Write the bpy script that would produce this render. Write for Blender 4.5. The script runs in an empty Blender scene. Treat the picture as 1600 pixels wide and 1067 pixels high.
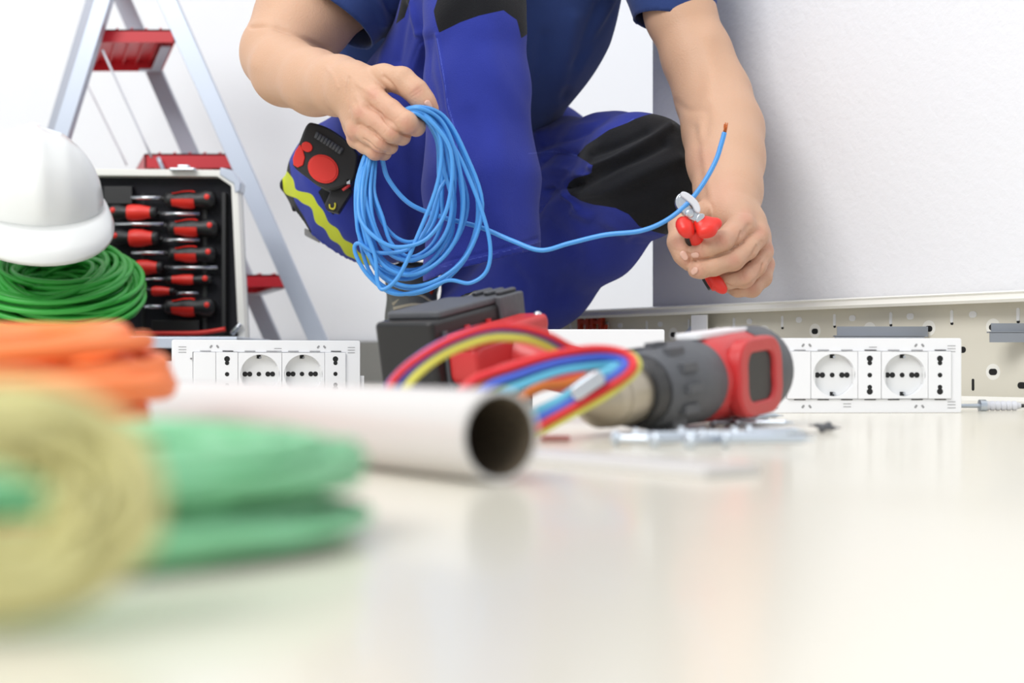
import bpy, bmesh, math, random
import numpy as np
from mathutils import Vector, Matrix
# ---------------------------------------------------------------- camera, world, light, exposure
F = 2222.2; YH = 567.0; H = 0.0475            # focal length in px (50 mm), horizon row, camera height
S = bpy.context.scene
S.view_settings.view_transform = 'Standard'
S.view_settings.look = 'None'
S.view_settings.gamma = 1.0
S.view_settings.use_curve_mapping = False
S.view_settings.exposure = 0.0
cd = bpy.data.cameras.new('camera'); cam = bpy.data.objects.new('camera', cd); S.collection.objects.link(cam)
cd.lens = 50; cd.sensor_width = 36; cd.shift_y = (YH-533.5)/1600.0; cd.clip_start = 0.02; cd.clip_end = 50
cam.location = (0, 0, H); cam.rotation_euler = (math.pi/2, 0, 0)
cd.dof.use_dof = True; cd.dof.focus_distance = 1.53; cd.dof.aperture_fstop = 5.0
S.camera = cam
w = bpy.data.worlds.new('world'); S.world = w; w.use_nodes = True
bg = w.node_tree.nodes['Background']; bg.inputs[0].default_value = (0.90, 0.95, 1.0, 1); bg.inputs[1].default_value = 0.73
def area(name, loc, target, size, power, col):
    l = bpy.data.lights.new(name, 'AREA'); l.shape = 'RECTANGLE'; l.size, l.size_y = size; l.energy = power; l.color = col
    o = bpy.data.objects.new(name, l); S.collection.objects.link(o); o.location = loc
    o.rotation_euler = (Vector(target)-Vector(loc)).to_track_quat('-Z', 'Y').to_euler()
    return o
area('unseen_key_light', (-1.75, -1.2, 2.5), (0.2, 1.8, 0.2), (2.0, 1.6), 96, (1.0, 0.985, 0.96))  # unseen soft key lamp, added at the upper left behind the camera
area('added_top_light', (-0.4, 1.4, 2.8), (-0.35, 1.9, 0.0), (2.4, 1.8), 29, (1.0, 0.98, 0.95))  # unseen overhead lamp, added to brighten the back wall and ladder

# ---------------------------------------------------------------- helpers
rnd = random.Random(7)
def P(x, y, z): return np.array(((x-800)/F*z, z, H-(y-YH)/F*z))     # the point seen at pixel x, y at distance z
def V(*a): return np.array(a, float)
def unit(v): v = np.asarray(v, float); return v/np.linalg.norm(v)
def lin(r, g, b):
    f = lambda c: (c/255/12.92 if c/255 <= 0.04045 else ((c/255+0.055)/1.055)**2.4)
    return (f(r), f(g), f(b), 1)
def nodes_of(m): return m.node_tree.nodes, m.node_tree.links
def mat(name, col, rough=0.5, metal=0.0, spec=0.5, bump=0.0, scale=50, var=0.0, coat=0.0, sss=0.0, vscale=None, detail=3):
    m = bpy.data.materials.new(name); m.use_nodes = True; N, L = nodes_of(m); b = N['Principled BSDF']
    b.inputs['Base Color'].default_value = col; b.inputs['Roughness'].default_value = rough
    b.inputs['Metallic'].default_value = metal; b.inputs['Specular IOR Level'].default_value = spec
    b.inputs['Coat Weight'].default_value = coat; b.inputs['Coat Roughness'].default_value = 0.08
    if sss:
        b.inputs['Subsurface Weight'].default_value = sss; b.inputs['Subsurface Radius'].default_value = (1, 0.35, 0.2)
        b.inputs['Subsurface Scale'].default_value = 0.006
    tc = N.new('ShaderNodeTexCoord')
    if bump or var:
        n = N.new('ShaderNodeTexNoise'); n.inputs['Scale'].default_value = scale; n.inputs['Detail'].default_value = detail
        L.new(tc.outputs['Object'], n.inputs['Vector'])
    if bump:
        bp = N.new('ShaderNodeBump'); bp.inputs['Strength'].default_value = bump; bp.inputs['Distance'].default_value = 0.002
        L.new(n.outputs['Fac'], bp.inputs['Height']); L.new(bp.outputs['Normal'], b.inputs['Normal'])
    if var:
        n2 = N.new('ShaderNodeTexNoise'); n2.inputs['Scale'].default_value = vscale or scale*0.3; n2.inputs['Detail'].default_value = 2
        L.new(tc.outputs['Object'], n2.inputs['Vector'])
        mx = N.new('ShaderNodeMix'); mx.data_type = 'RGBA'; mx.name = 'colour_mix'
        mx.inputs[6].default_value = tuple(c*(1-var) for c in col[:3])+(1,)
        mx.inputs[7].default_value = tuple(min(1, c*(1+var)) for c in col[:3])+(1,)
        L.new(n2.outputs['Fac'], mx.inputs[0]); L.new(mx.outputs[2], b.inputs['Base Color'])
    return m
M = dict(
 wall=mat('wall_paint', lin(236, 238, 242), 0.7, bump=0.12, scale=160),
 wallr=mat('pillar_plaster', lin(232, 233, 238), 0.75, bump=0.35, scale=120),
 floor=mat('polished_floor', lin(224, 219, 205), 0.24, spec=0.5, var=0.03, scale=3, coat=0.15),
 base=mat('grey_baseboard', lin(132, 132, 128), 0.6, var=0.08, scale=8),
 white=mat('white_plastic', lin(240, 241, 244), 0.35, var=0.01, scale=30),
 white2=mat('shaded_well_white', lin(232, 233, 234), 0.3, var=0.01, scale=30),  # slightly greyer white: shading of the socket wells put into the colour
 slot=mat('shallow_slot_grey', lin(150, 150, 152), 0.6),
 hole=mat('dark_socket_hole', lin(16, 16, 18), 0.6),
 cream=mat('cream_painted_metal', lin(222, 218, 205), 0.42, var=0.03, scale=6),
 lip=mat('white_painted_lip', lin(240, 239, 233), 0.35),
 greym=mat('grey_steel', lin(150, 155, 164), 0.4, metal=0.35),
 alu=mat('aluminium', lin(186, 194, 208), 0.38, metal=0.45, var=0.05, scale=14),
 alud=mat('aluminium_inner', lin(160, 166, 178), 0.45, metal=0.4, var=0.05, scale=14),
 steel=mat('bright_steel', lin(208, 212, 218), 0.25, metal=0.9, var=0.06, scale=90),
 zinc=mat('zinc_plated', lin(205, 214, 224), 0.3, metal=0.8, var=0.08, scale=120),
 chuck=mat('chuck_steel', lin(178, 168, 150), 0.3, metal=0.75, var=0.1, scale=60),
 pink=mat('painted_red_reflection', lin(222, 150, 150), 0.5), red=mat('red_plastic', lin(196, 50, 52), 0.35, var=0.04, scale=40),
 redstep=mat('red_step_plastic', lin(200, 30, 44), 0.4, var=0.05, scale=30),
 redgrip=mat('red_rubber_grip', lin(232, 50, 40), 0.38, var=0.03, scale=60),
 orangeclip=mat('orange_red_clip', lin(178, 52, 22), 0.5),
 black=mat('black_plastic', lin(30, 30, 32), 0.42, var=0.1, scale=60),
 rubber=mat('grey_rubber', lin(84, 86, 91), 0.55, bump=0.2, scale=200, var=0.1),
 foam=mat('black_foam_lining', lin(26, 27, 34), 0.85, bump=0.3, scale=300),
 pvc=mat('white_pvc_pipe', lin(210, 207, 205), 0.32, var=0.02, scale=5),
 pvcin=mat('dark_pipe_bore', lin(112, 100, 84), 0.6, var=0.05, scale=20),  # bore coloured darker than the pipe wall
 helmet=mat('white_helmet_shell', lin(232, 234, 232), 0.28, coat=0.3),
 gcab=mat('green_cable', lin(58, 172, 66), 0.4, var=0.14, scale=60),
 gcab2=mat('mint_green_cable', lin(122, 190, 142), 0.42, var=0.10, scale=70),
 ycab=mat('yellow_green_cable', lin(208, 202, 142), 0.45, var=0.10, scale=120),
 ocab=mat('orange_cable', lin(255, 132, 64), 0.45, var=0.08, scale=60),
 bcab=mat('blue_wire', lin(74, 152, 226), 0.34, var=0.03, scale=60),
 copper=mat('copper_strands', lin(196, 108, 60), 0.35, metal=0.8, bump=0.5, scale=900),
 shoe=mat('grey_shoe_suede', lin(112, 114, 112), 0.9, bump=0.4, scale=300),
 lace=mat('beige_lace', lin(176, 168, 150), 0.9),
 orange=mat('orange_trim', lin(206, 70, 26), 0.7),
 nail=mat('fingernail', lin(224, 180, 162), 0.28, sss=0.1),
 hair=mat('brown_hair', lin(60, 42, 30), 0.7, bump=0.6, scale=200),
 eye=mat('eye_white', lin(230, 230, 228), 0.2), iris=mat('iris', lin(70, 60, 50), 0.2), lips=mat('lips', lin(190, 120, 108), 0.5),
 cord=mat('pale_cord', lin(214, 216, 224), 0.7),
)
for k, c in dict(w_red=(218, 36, 44), w_blue=(70, 98, 204), w_yellow=(216, 214, 92), w_green=(78, 158, 60), w_sky=(96, 182, 214), w_orange=(226, 128, 60), w_violet=(150, 120, 200)).items():
    M[k] = mat('wire_'+k[2:], lin(*c), 0.38, var=0.03, scale=60)

def obj(name, vf, m, parent=None, smooth=True, bevel=0, auto=None, mi=None):
    v, f = vf[0], vf[1]
    me = bpy.data.meshes.new(name); me.from_pydata([tuple(map(float, p)) for p in v], [], [tuple(map(int, q)) for q in f])
    ms = m if isinstance(m, (list, tuple)) else [m]
    for q in ms: me.materials.append(q if not isinstance(q, str) else M[q])
    if mi is None and len(vf) > 2: mi = vf[2]
    if mi is not None: me.polygons.foreach_set('material_index', np.asarray(mi, np.int32))
    me.validate(); me.update()
    bm = bmesh.new(); bm.from_mesh(me); bmesh.ops.recalc_face_normals(bm, faces=bm.faces); bm.to_mesh(me); bm.free()
    if smooth: me.polygons.foreach_set('use_smooth', [True]*len(me.polygons))
    if smooth and auto is not None:
        me.set_sharp_from_angle(angle=math.radians(auto))
    o = bpy.data.objects.new(name, me); S.collection.objects.link(o)
    if parent is not None:
        o.parent = parent; o.matrix_parent_inverse = parent.matrix_world.inverted() if not KEEP else Matrix.Identity(4)
    if bevel:
        b = o.modifiers.new('bevel', 'BEVEL'); b.width = bevel; b.segments = 3; b.limit_method = 'ANGLE'; b.angle_limit = math.radians(40); b.harden_normals = True
        me.polygons.foreach_set('use_smooth', [True]*len(me.polygons))
    return o
KEEP = False
def tag(o, label=None, cat=None, group=None, kind=None):
    if label: o['label'] = label
    if cat: o['category'] = cat
    if group: o['group'] = group
    if kind: o['kind'] = kind
    return o
def thing(name, label, cat, loc=(0, 0, 0), group=None):
    o = bpy.data.objects.new(name, None); S.collection.objects.link(o); o.location = tuple(map(float, loc)); o.empty_display_size = 0.03
    o.matrix_world = Matrix.Translation(o.location)
    return tag(o, label, cat, group)
def copy_thing(src, loc=None, label=None):
    c = src.copy(); S.collection.objects.link(c)
    if loc is not None: c.location = loc
    if label: c['label'] = label
    for ch in src.children:
        d = ch.copy(); S.collection.objects.link(d); d.parent = c
        for g in ch.children:
            e = g.copy(); S.collection.objects.link(e); e.parent = d
    return c
def join(*parts):
    v, f, mi = [], [], []
    for p in parts:
        n = len(v); v += [tuple(q) for q in p[0]]; f += [tuple(int(i)+n for i in q) for q in p[1]]
        mi += list(p[2]) if len(p) > 2 else [0]*len(p[1])
    return v, f, mi
def with_mi(p, i): return p[0], p[1], [i]*len(p[1])
def frame(o, x, y, z): return (np.asarray(o, float), unit(x), unit(y), unit(z))
def to(fr, p):
    o, x, y, z = fr; p = np.atleast_2d(np.asarray(p, float)); return o+p[:, :1]*x+p[:, 1:2]*y+p[:, 2:3]*z
WORLD = frame((0, 0, 0), (1, 0, 0), (0, 1, 0), (0, 0, 1))
def box(x0, x1, y0, y1, z0, z1, fr=WORLD):
    v = [(x, y, z) for x in (x0, x1) for y in (y0, y1) for z in (z0, z1)]
    f = [(0, 1, 3, 2), (4, 6, 7, 5), (0, 4, 5, 1), (2, 3, 7, 6), (0, 2, 6, 4), (1, 5, 7, 3)]
    return to(fr, v), f
def prism(poly, z0, z1, fr=WORLD, scale1=1.0):
    n = len(poly); p = np.asarray(poly, float); c = p.mean(0)
    q = c+(p-c)*scale1
    v = [(a, b, z0) for a, b in p]+[(a, b, z1) for a, b in q]
    f = [tuple(range(n))[::-1], tuple(range(n, 2*n))]+[(i, (i+1) % n, n+(i+1) % n, n+i) for i in range(n)]
    return to(fr, v), f
def rrect(w_, h_, r, n=5, cx=0, cy=0):
    out = []
    for sx, sy, a0 in ((1, 1, 0), (-1, 1, 90), (-1, -1, 180), (1, -1, 270)):
        for i in range(n+1):
            a = math.radians(a0+90*i/n); out.append((cx+sx*(w_/2-r)+r*math.cos(a), cy+sy*(h_/2-r)+r*math.sin(a)))
    return out
def oval(w_, h_, n=20, cx=0, cy=0):
    r = min(w_, h_)/2*0.98
    return rrect(w_, h_, r, 5, cx, cy)
def circle(r, n=32, cx=0, cy=0, ry=None):
    return [(cx+r*math.cos(2*math.pi*i/n), cy+(ry or r)*math.sin(2*math.pi*i/n)) for i in range(n)]
def lathe(prof, fr=WORLD, n=32, cap=True):
    v = []
    for r, z in prof:
        for i in range(n):
            a = 2*math.pi*i/n; v.append((r*math.cos(a), r*math.sin(a), z))
    f = []
    for k in range(len(prof)-1):
        for i in range(n): f.append((k*n+i, k*n+(i+1) % n, (k+1)*n+(i+1) % n, (k+1)*n+i))
    if cap:
        f.append(tuple(range(n))[::-1]); m0 = (len(prof)-1)*n; f.append(tuple(range(m0, m0+n)))
    return to(fr, v), f
def axis_frame(a, b, up=(0, 0, 1)):
    z = unit(np.asarray(b, float)-np.asarray(a, float)); x = np.cross(up, z)
    if np.linalg.norm(x) < 1e-6: x = np.array((1., 0, 0))
    x = unit(x); return frame(a, x, np.cross(z, x), z)
def catmull(pts, per=8, closed=False):
    p = np.asarray(pts, float); n = len(p); out = []
    rng = range(n if closed else n-1)
    for i in rng:
        if closed: a, b, c, d = p[(i-1) % n], p[i], p[(i+1) % n], p[(i+2) % n]
        else: a, b, c, d = p[max(i-1, 0)], p[i], p[i+1], p[min(i+2, n-1)]
        for k in range(per):
            t = k/per; out.append(0.5*((2*b)+(-a+c)*t+(2*a-5*b+4*c-d)*t*t+(-a+3*b-3*c+d)*t**3))
    if not closed: out.append(p[-1])
    return np.array(out)
def tube(path, r, n=8, closed=False, cap=True):
    p = np.asarray(path, float); m = len(p); r = np.broadcast_to(np.asarray(r, float), (m,))
    if closed: t = np.roll(p, -1, 0)-np.roll(p, 1, 0)
    else: t = np.gradient(p, axis=0)
    t /= np.maximum(np.linalg.norm(t, axis=1, keepdims=True), 1e-12)
    nx = np.cross(t[0], (0.31, 0.2, 0.93)); nx /= np.linalg.norm(nx); N = [nx]
    for i in range(1, m):
        q = N[-1]-t[i]*np.dot(N[-1], t[i]); N.append(q/np.linalg.norm(q))
    N = np.array(N); B = np.cross(t, N)
    ang = np.arange(n)*2*math.pi/n
    v = p[:, None]+r[:, None, None]*(N[:, None]*np.cos(ang)[None, :, None]+B[:, None]*np.sin(ang)[None, :, None])
    v = v.reshape(-1, 3); f = []
    for k in range(m if closed else m-1):
        k2 = (k+1) % m
        for i in range(n): f.append((k*n+i, k*n+(i+1) % n, k2*n+(i+1) % n, k2*n+i))
    if cap and not closed: f.append(tuple(range(n))[::-1]); f.append(tuple(range((m-1)*n, m*n)))
    return v, f
def ellipsoid(c, rx, ry, rz, fr=None, n=20, m=12):
    fr = fr or frame(c, (1, 0, 0), (0, 1, 0), (0, 0, 1))
    v = [(0, 0, -rz)]
    for j in range(1, m):
        a = -math.pi/2+math.pi*j/m
        for i in range(n): b = 2*math.pi*i/n; v.append((rx*math.cos(a)*math.cos(b), ry*math.cos(a)*math.sin(b), rz*math.sin(a)))
    v.append((0, 0, rz)); f = [(0, 1+(i+1) % n, 1+i) for i in range(n)]
    for j in range(m-2):
        for i in range(n): f.append((1+j*n+i, 1+j*n+(i+1) % n, 1+(j+1)*n+(i+1) % n, 1+(j+1)*n+i))
    L = len(v)-1; f += [(L, 1+(m-2)*n+i, 1+(m-2)*n+(i+1) % n) for i in range(n)]
    return to(fr, v), f

# ---- signed distance modelling and surface nets
def seg(a, b, ra, rb, n=None, fl=1.0):
    return ('seg', np.asarray(a, float), np.asarray(b, float), ra, rb, None if n is None else unit(n), fl)
def chain(pts, n=None, fl=1.0):      # pts: (point, radius)
    return [seg(pts[i][0], pts[i+1][0], pts[i][1], pts[i+1][1], n, fl) for i in range(len(pts)-1)]
def dist(pr, p):
    if pr[0] == 'plane': return (p-pr[1])@pr[2]
    _, a, b, ra, rb, n, fl = pr
    ab = b-a; L = max(ab@ab, 1e-12); v = p-a; t = np.clip((v@ab)/L, 0, 1); q = v-t[:, None]*ab; r = ra+(rb-ra)*t
    if n is not None: q = q+n*((q@n)*(1/fl-1))[:, None]
    d = np.sqrt((q*q).sum(1))
    return (d-r)*(1 if n is None else min(1, fl*1.1))
def smin(a, b, k):
    if k <= 0: return np.minimum(a, b)
    h = np.maximum(k-np.abs(a-b), 0)/k; return np.minimum(a, b)-h*h*k*0.25
def evaluate(ops, p, cull=None):
    d = np.full(len(p), 1e3)
    for i, (op, pr, k) in enumerate(ops):
        if cull is not None and not cull[i]: continue
        if op == 'g': e = evaluate(pr, p)
        else: e = dist(pr, p)
        if op in ('u', 'g'): d = smin(d, e, k)
        elif op == 's': d = -smin(-d, e, k)
        elif op == 'i': d = -smin(-d, -e, k)
    return d
def nets(ops, lo, hi, h, n=20):
    lo = np.asarray(lo, float); hi = np.asarray(hi, float)
    dims = np.ceil((hi-lo)/(h*n)).astype(int); cs = n*h; half = cs*0.87+2*h
    C = np.stack(np.meshgrid(*[np.arange(d) for d in dims], indexing='ij'), -1).reshape(-1, 3)
    cen = lo+(C+0.5)*cs; dc = evaluate(ops, cen); keep = np.abs(dc) < half*1.6+0.004
    each = np.array([(evaluate(pr, cen) if op == 'g' else dist(pr, cen)) for op, pr, k in ops])
    big = np.array([int(x) for x in dims])*n+4
    def cid(I): return ((I[..., 0]+2)*big[1]+(I[..., 1]+2))*big[2]+(I[..., 2]+2)
    ids, pos, quads = [], [], []
    ar = np.arange(-1, n+1)
    for ci in np.nonzero(keep)[0]:
        base = C[ci]*n
        m = min(dc[ci], half)
        cull = [(each[i, ci] < m+2*half*1.2+k+0.01) if op in ('u', 'g') else (True if pr[0] == 'plane' else each[i, ci] < half*1.2+k+0.01) for i, (op, pr, k) in enumerate(ops)]
        G = np.stack(np.meshgrid(ar, ar, ar, indexing='ij'), -1)
        D = evaluate(ops, lo+(base+G.reshape(-1, 3))*h, cull).reshape(n+2, n+2, n+2)
        sg = D < 0
        if sg.all() or not sg.any(): continue
        cnt = np.zeros((n+1,)*3, int); acc = np.zeros((n+1, n+1, n+1, 3)); c8 = np.zeros((n+1,)*3)
        idx = [(a, b, c) for a in (0, 1) for b in (0, 1) for c in (0, 1)]
        sl = lambda a, b, c: D[a:a+n+1, b:b+n+1, c:c+n+1]
        for A in idx:
            for ax in range(3):
                if A[ax]: continue
                Bq = list(A); Bq[ax] = 1; da = sl(*A); db = sl(*Bq); x = (da < 0) != (db < 0)
                t = np.where(x, da/np.where(x, da-db, 1), 0); cnt += x
                for q in range(3): acc[..., q] += np.where(x, A[q]+(t if q == ax else 0), 0)
        I = np.argwhere(cnt > 0)
        pv = acc[I[:, 0], I[:, 1], I[:, 2]]/cnt[I[:, 0], I[:, 1], I[:, 2]][:, None]
        gi = I-1+base; ids.append(cid(gi)); pos.append(lo+(gi+pv)*h)
        for ax in range(3):
            s0 = sg[1:n+1, 1:n+1, 1:n+1]
            o = [1, 1, 1]; o[ax] = 2; s1 = sg[o[0]:o[0]+n, o[1]:o[1]+n, o[2]:o[2]+n]
            E = np.argwhere(s0 != s1)
            if not len(E): continue
            flip = s0[E[:, 0], E[:, 1], E[:, 2]]
            g = E+base; b_, c_ = (ax+1) % 3, (ax+2) % 3
            q = np.repeat(g[:, None], 4, 1); q[:, 1, b_] -= 1; q[:, 2, b_] -= 1; q[:, 2, c_] -= 1; q[:, 3, c_] -= 1
            Q = cid(q); Q[~flip] = Q[~flip][:, ::-1]; quads.append(Q)
    ids = np.concatenate(ids); pos = np.concatenate(pos); Q = np.concatenate(quads)
    u, first = np.unique(ids, return_index=True); pos = pos[first]
    ok = np.isin(Q, u).all(1); Q = np.searchsorted(u, Q[ok])
    return pos, Q
def net_normals(v, q):
    n = np.cross(v[q[:, 2]]-v[q[:, 0]], v[q[:, 3]]-v[q[:, 1]]); N = np.zeros_like(v)
    for i in range(4): np.add.at(N, q[:, i], n)
    return N/np.maximum(np.linalg.norm(N, axis=1, keepdims=True), 1e-12)
def relax(v, q, it=2, lam=0.5):
    for _ in range(it):
        A = np.zeros_like(v); c = np.zeros(len(v))
        for i in range(4):
            j = (i+1) % 4; np.add.at(A, q[:, i], v[q[:, j]]); np.add.at(c, q[:, i], 1); np.add.at(A, q[:, j], v[q[:, i]]); np.add.at(c, q[:, j], 1)
        v = v+lam*(A/np.maximum(c, 1)[:, None]-v)
    return v
def project(v): return 800+v[:, 0]/v[:, 1]*F, YH-(v[:, 2]-H)/v[:, 1]*F
def poly_dist(x, y, line, closed=False):
    L = list(line)+([line[0]] if closed else []); d = np.full(len(x), 1e9)
    for (ax, ay), (bx, by) in zip(L[:-1], L[1:]):
        t = np.clip(((x-ax)*(bx-ax)+(y-ay)*(by-ay))/((bx-ax)**2+(by-ay)**2+1e-9), 0, 1)
        d = np.minimum(d, np.hypot(x-ax-t*(bx-ax), y-ay-t*(by-ay)))
    return d
def poly_sd(x, y, poly):              # positive inside
    d = poly_dist(x, y, poly, True); ins = np.zeros(len(x), bool); n = len(poly)
    for i in range(n):
        (ax, ay), (bx, by) = poly[i], poly[(i+1) % n]
        c = (ay > y) != (by > y); ins ^= c & (x < (bx-ax)*(y-ay)/((by-ay) if by != ay else 1e-9)+ax)
    return np.where(ins, d, -d)
def folds(v, q, strokes, zmax=9):
    """cloth folds and skin creases pressed into the near side of a surface: (polyline, width, height in mm)"""
    N = net_normals(v, q); x, y = project(v); face = np.clip(-(N*unit_rows(v-V(0, 0, H))).sum(1)*3, 0, 1)
    disp = np.zeros(len(v))
    for line, wd, amp, *zr in strokes:
        L = catmull(np.array(line, float), 4) if len(line) > 2 else line
        d = poly_dist(x, y, [tuple(p) for p in L]); g = np.exp(-(d/wd)**2)
        a = np.ones(len(v))
        if zr: a = np.clip((v[:, 1]-zr[0])/.03, 0, 1)*(v[:, 1] < zr[1])
        disp += g*a*amp*0.001
    return v+N*(disp*face)[:, None]
def refine(v, q, sel):
    """splits the chosen quads in four; neighbours become n-gons so the surface stays closed"""
    e = np.stack([q, np.roll(q, -1, 1)], -1); e.sort(-1); key = e[..., 0].astype(np.int64)*len(v)+e[..., 1]
    su = np.unique(key[sel]); mid = 0.5*(v[su//len(v)]+v[su % len(v)]); n0 = len(v)
    idx = np.searchsorted(su, key); idx = np.minimum(idx, len(su)-1); has = su[idx] == key
    S_ = q[sel]; cen = v[S_].mean(1); n1 = n0+len(su); c = n1+np.arange(len(S_)); m = n0+idx[sel]
    nq = [np.stack([S_[:, i], m[:, i], c, m[:, (i-1) % 4]], 1) for i in range(4)]
    rest = ~sel; plain = rest & ~has.any(1); ng = []
    for f in np.nonzero(rest & has.any(1))[0]:
        L = []
        for i in range(4):
            L.append(int(q[f, i]))
            if has[f, i]: L.append(int(n0+idx[f, i]))
        ng.append(tuple(L))
    newids = np.arange(n0, n1+len(S_))
    return np.concatenate([v, mid, cen]), np.concatenate([q[plain]]+nq), ng, newids
def snap(ops, v, ids, it=3):
    for _ in range(it):
        p = v[ids]; d = evaluate(ops, p); e = 2e-4
        g = np.stack([evaluate(ops, p+V(*(e if k == a else 0 for k in range(3))))-d for a in range(3)], 1)/e
        v[ids] = p-np.clip(d, -.002, .002)[:, None]*g/np.maximum((g*g).sum(1, keepdims=True), .2)
    return v
def border(q):
    e = np.stack([q, np.roll(q, -1, 1)], -1).reshape(-1, 2); e.sort(1); u, c = np.unique(e, axis=0, return_counts=True); return np.unique(u[c == 1])
def unit_rows(a): return a/np.linalg.norm(a, axis=1, keepdims=True)
def attr(o, name, vals):
    at = o.data.attributes.new(name, 'FLOAT', 'POINT'); at.data.foreach_set('value', np.asarray(vals, np.float32))
def ring_prism(o_, i_, z0, z1, fr):
    n = len(o_); v = [(a, b, z) for z in (z0, z1) for q in (o_, i_) for a, b in q]; f = []
    for i in range(n):
        j = (i+1) % n; f += [(i, j, n+j, n+i), (2*n+i, 3*n+i, 3*n+j, 2*n+j), (i, 2*n+i, 2*n+j, j), (n+i, n+j, 3*n+j, 3*n+i)]
    return to(fr, v), f
# ---------------------------------------------------------------- the setting
def struct(name, vf, m, **k): return tag(obj(name, vf, m, smooth=False, **k), kind='structure')
struct('floor', box(-4, 4, -2, 3.3, -0.05, 0), 'floor')
struct('wall_back', box(-4, 4, 3.2, 3.3, 0, 3.2), 'wall')
struct('baseboard_back', box(-4, 0.36, 3.182, 3.2, 0, 0.0962), 'base', bevel=0.002)
TA = V(0.522, 1.45, 0); TU = unit((-.606, .795, 0)); TM = unit((-.795, -.606, 0)); TN = -TM
c0 = TA+TN*0.004+TU*0.557; c1 = TA+TN*0.004-TU*1.35
struct('wall_right', prism([c0[:2], c1[:2], (c1+TN*0.6)[:2], (c1+TN*0.6+V(1.5, 1.2, 0))[:2], (0.9, 3.2), (0.38, 3.2)], 0, 3.2), 'wallr')

# ---------------------------------------------------------------- perforated trunking along the pillar
tf = frame(TA, TU, TM, (0, 0, 1))
tr = thing('cable_trunking', 'long cream perforated metal cable trunking lying along the foot of the white pillar', 'cable trunking', TA)
s0, s1 = -0.30, 0.95
parts = [with_mi(box(s0, s1, 0, 0.0015, 0, 0.119, tf), 0),
         with_mi(box(s0, s1, 0, 0.026, 0.1175, 0.119, tf), 0), with_mi(box(s0, s1, 0, 0.026, 0, 0.0015, tf), 0)]
obj('back_plate', join(*parts), ['cream'], tr, smooth=False)
obj('top_lip', prism([(0.020, 0.109), (0.027, 0.109), (0.029, 0.112), (0.027, 0.117), (0.029, 0.119), (0.020, 0.121)], s0, s1, frame(TA, TM, (0, 0, 1), TU)), 'lip', tr, smooth=False)
obj('bottom_lip', prism([(0.018, 0.0), (0.030, 0.0), (0.030, 0.009), (0.025, 0.013), (0.018, 0.013)], s0, s1, frame(TA, TM, (0, 0, 1), TU)), 'lip', tr, smooth=False)
hf = frame(TA, TU, (0, 0, 1), TM)
sl = []
def deco(poly, mi, e=0.0019): sl.append(with_mi(prism(poly, 0.0013, e, hf), mi))
for k in range(-3, 12):
    s = 0.0055+0.0795*k
    deco(oval(0.0036, 0.0135, cx=s, cy=0.0972), 0, 0.0024); deco(oval(0.0036, 0.003, cx=s, cy=0.0895), 1)
    deco(oval(0.0092, 0.0068, cx=s+0.0535, cy=0.0985), 0, 0.0024)
    deco(circle(0.0085, 20, s+0.0295, 0.0852), 3, 0.0016); deco(oval(0.0094, 0.0064, cx=s+0.0295, cy=0.0845), 1)
    deco(circle(0.0085, 20, s+0.0295, 0.0382), 3, 0.0016); deco(oval(0.0098, 0.0066, cx=s+0.0295, cy=0.0382), 1)
    deco(oval(0.0094, 0.0066, cx=s+0.067, cy=0.0615), 1); deco(oval(0.0096, 0.0066, cx=s-0.004, cy=0.0246), 1)
    deco(oval(0.0030, 0.0125, cx=s+0.0535, cy=0.0246), 1)
obj('perforation', join(*sl), ['white', 'hole', 'cream', 'lip'], tr, smooth=False)['kind'] = 'stuff'
for (xa, xb, ya, yb, z) in ((1308, 1450, 510, 524, 1.535), (1549, 1640, 505, 518, 1.44)):
    a = P(xa, ya, z); b = P(xb, ya, z); hh = (yb-ya)/F*z
    f2 = frame(a, (1, 0, 0), (0, 0, -1), (0, -1, 0)); L = b[0]-a[0]
    g = join(box(0, L, 0, hh, -0.0015, 0, f2), box(-0.004, L-0.002, hh, hh+0.0015, -0.002, 0.008, f2), box(-0.004, L-0.006, hh+0.001, hh+(0.004 if xa < 1400 else 0.011), 0.006, 0.008, f2),
             box(L*0.45, L*0.55, hh*0.3, hh*0.9, -0.075 if xa < 1400 else -0.03, -0.001, f2))
    obj('mounting_bracket', g, 'greym', tr, smooth=False)
# white divider bracket and red clips inside the trunking
a = tf[0]+TU*0.44
bf = frame(a, TU, (0, 0, 1), TM)
dv = thing('trunking_divider', 'small grey-white metal divider bracket standing inside the cream trunking behind the drill', 'bracket', a)
obj('flange', box(0.012, 0.016, 0.004, 0.108, 0.002, 0.024, bf), 'greym', dv, smooth=False, bevel=0.0008)
obj('gusset', prism([(0.016, 0.004), (0.016, 0.104), (0.060, 0.070), (0.075, 0.004)], 0.012, 0.0135, bf), 'alu', dv, smooth=False)
obj('front_tab', box(-0.012, 0.016, 0.060, 0.108, 0.022, 0.0245, bf), 'white', dv, smooth=False, bevel=0.0006)
def clip(x, z, lab):
    c = P(x, 503, z); cf = frame(c, TU, (0, 0, 1), TM)
    g = join(box(-0.012, -0.005, -0.012, 0.012, 0, 0.008, cf), box(0.006, 0.012, -0.012, 0.012, 0, 0.008, cf), box(-0.012, 0.012, -0.003, 0.003, 0, 0.007, cf), box(-0.018, -0.010, -0.016, -0.004, 0, 0.006, cf))
    o = thing('cable_clip', lab, 'cable clip', c, 'orange-red cable clips in the trunking'); obj('clip_body', g, 'orangeclip', o, smooth=False, bevel=0.0008)
clip(917, 1.985, 'orange-red clip in the trunking, the one nearer the blue trouser leg')
clip(937, 1.965, 'orange-red clip in the trunking, the one farther from the trouser leg')

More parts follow.
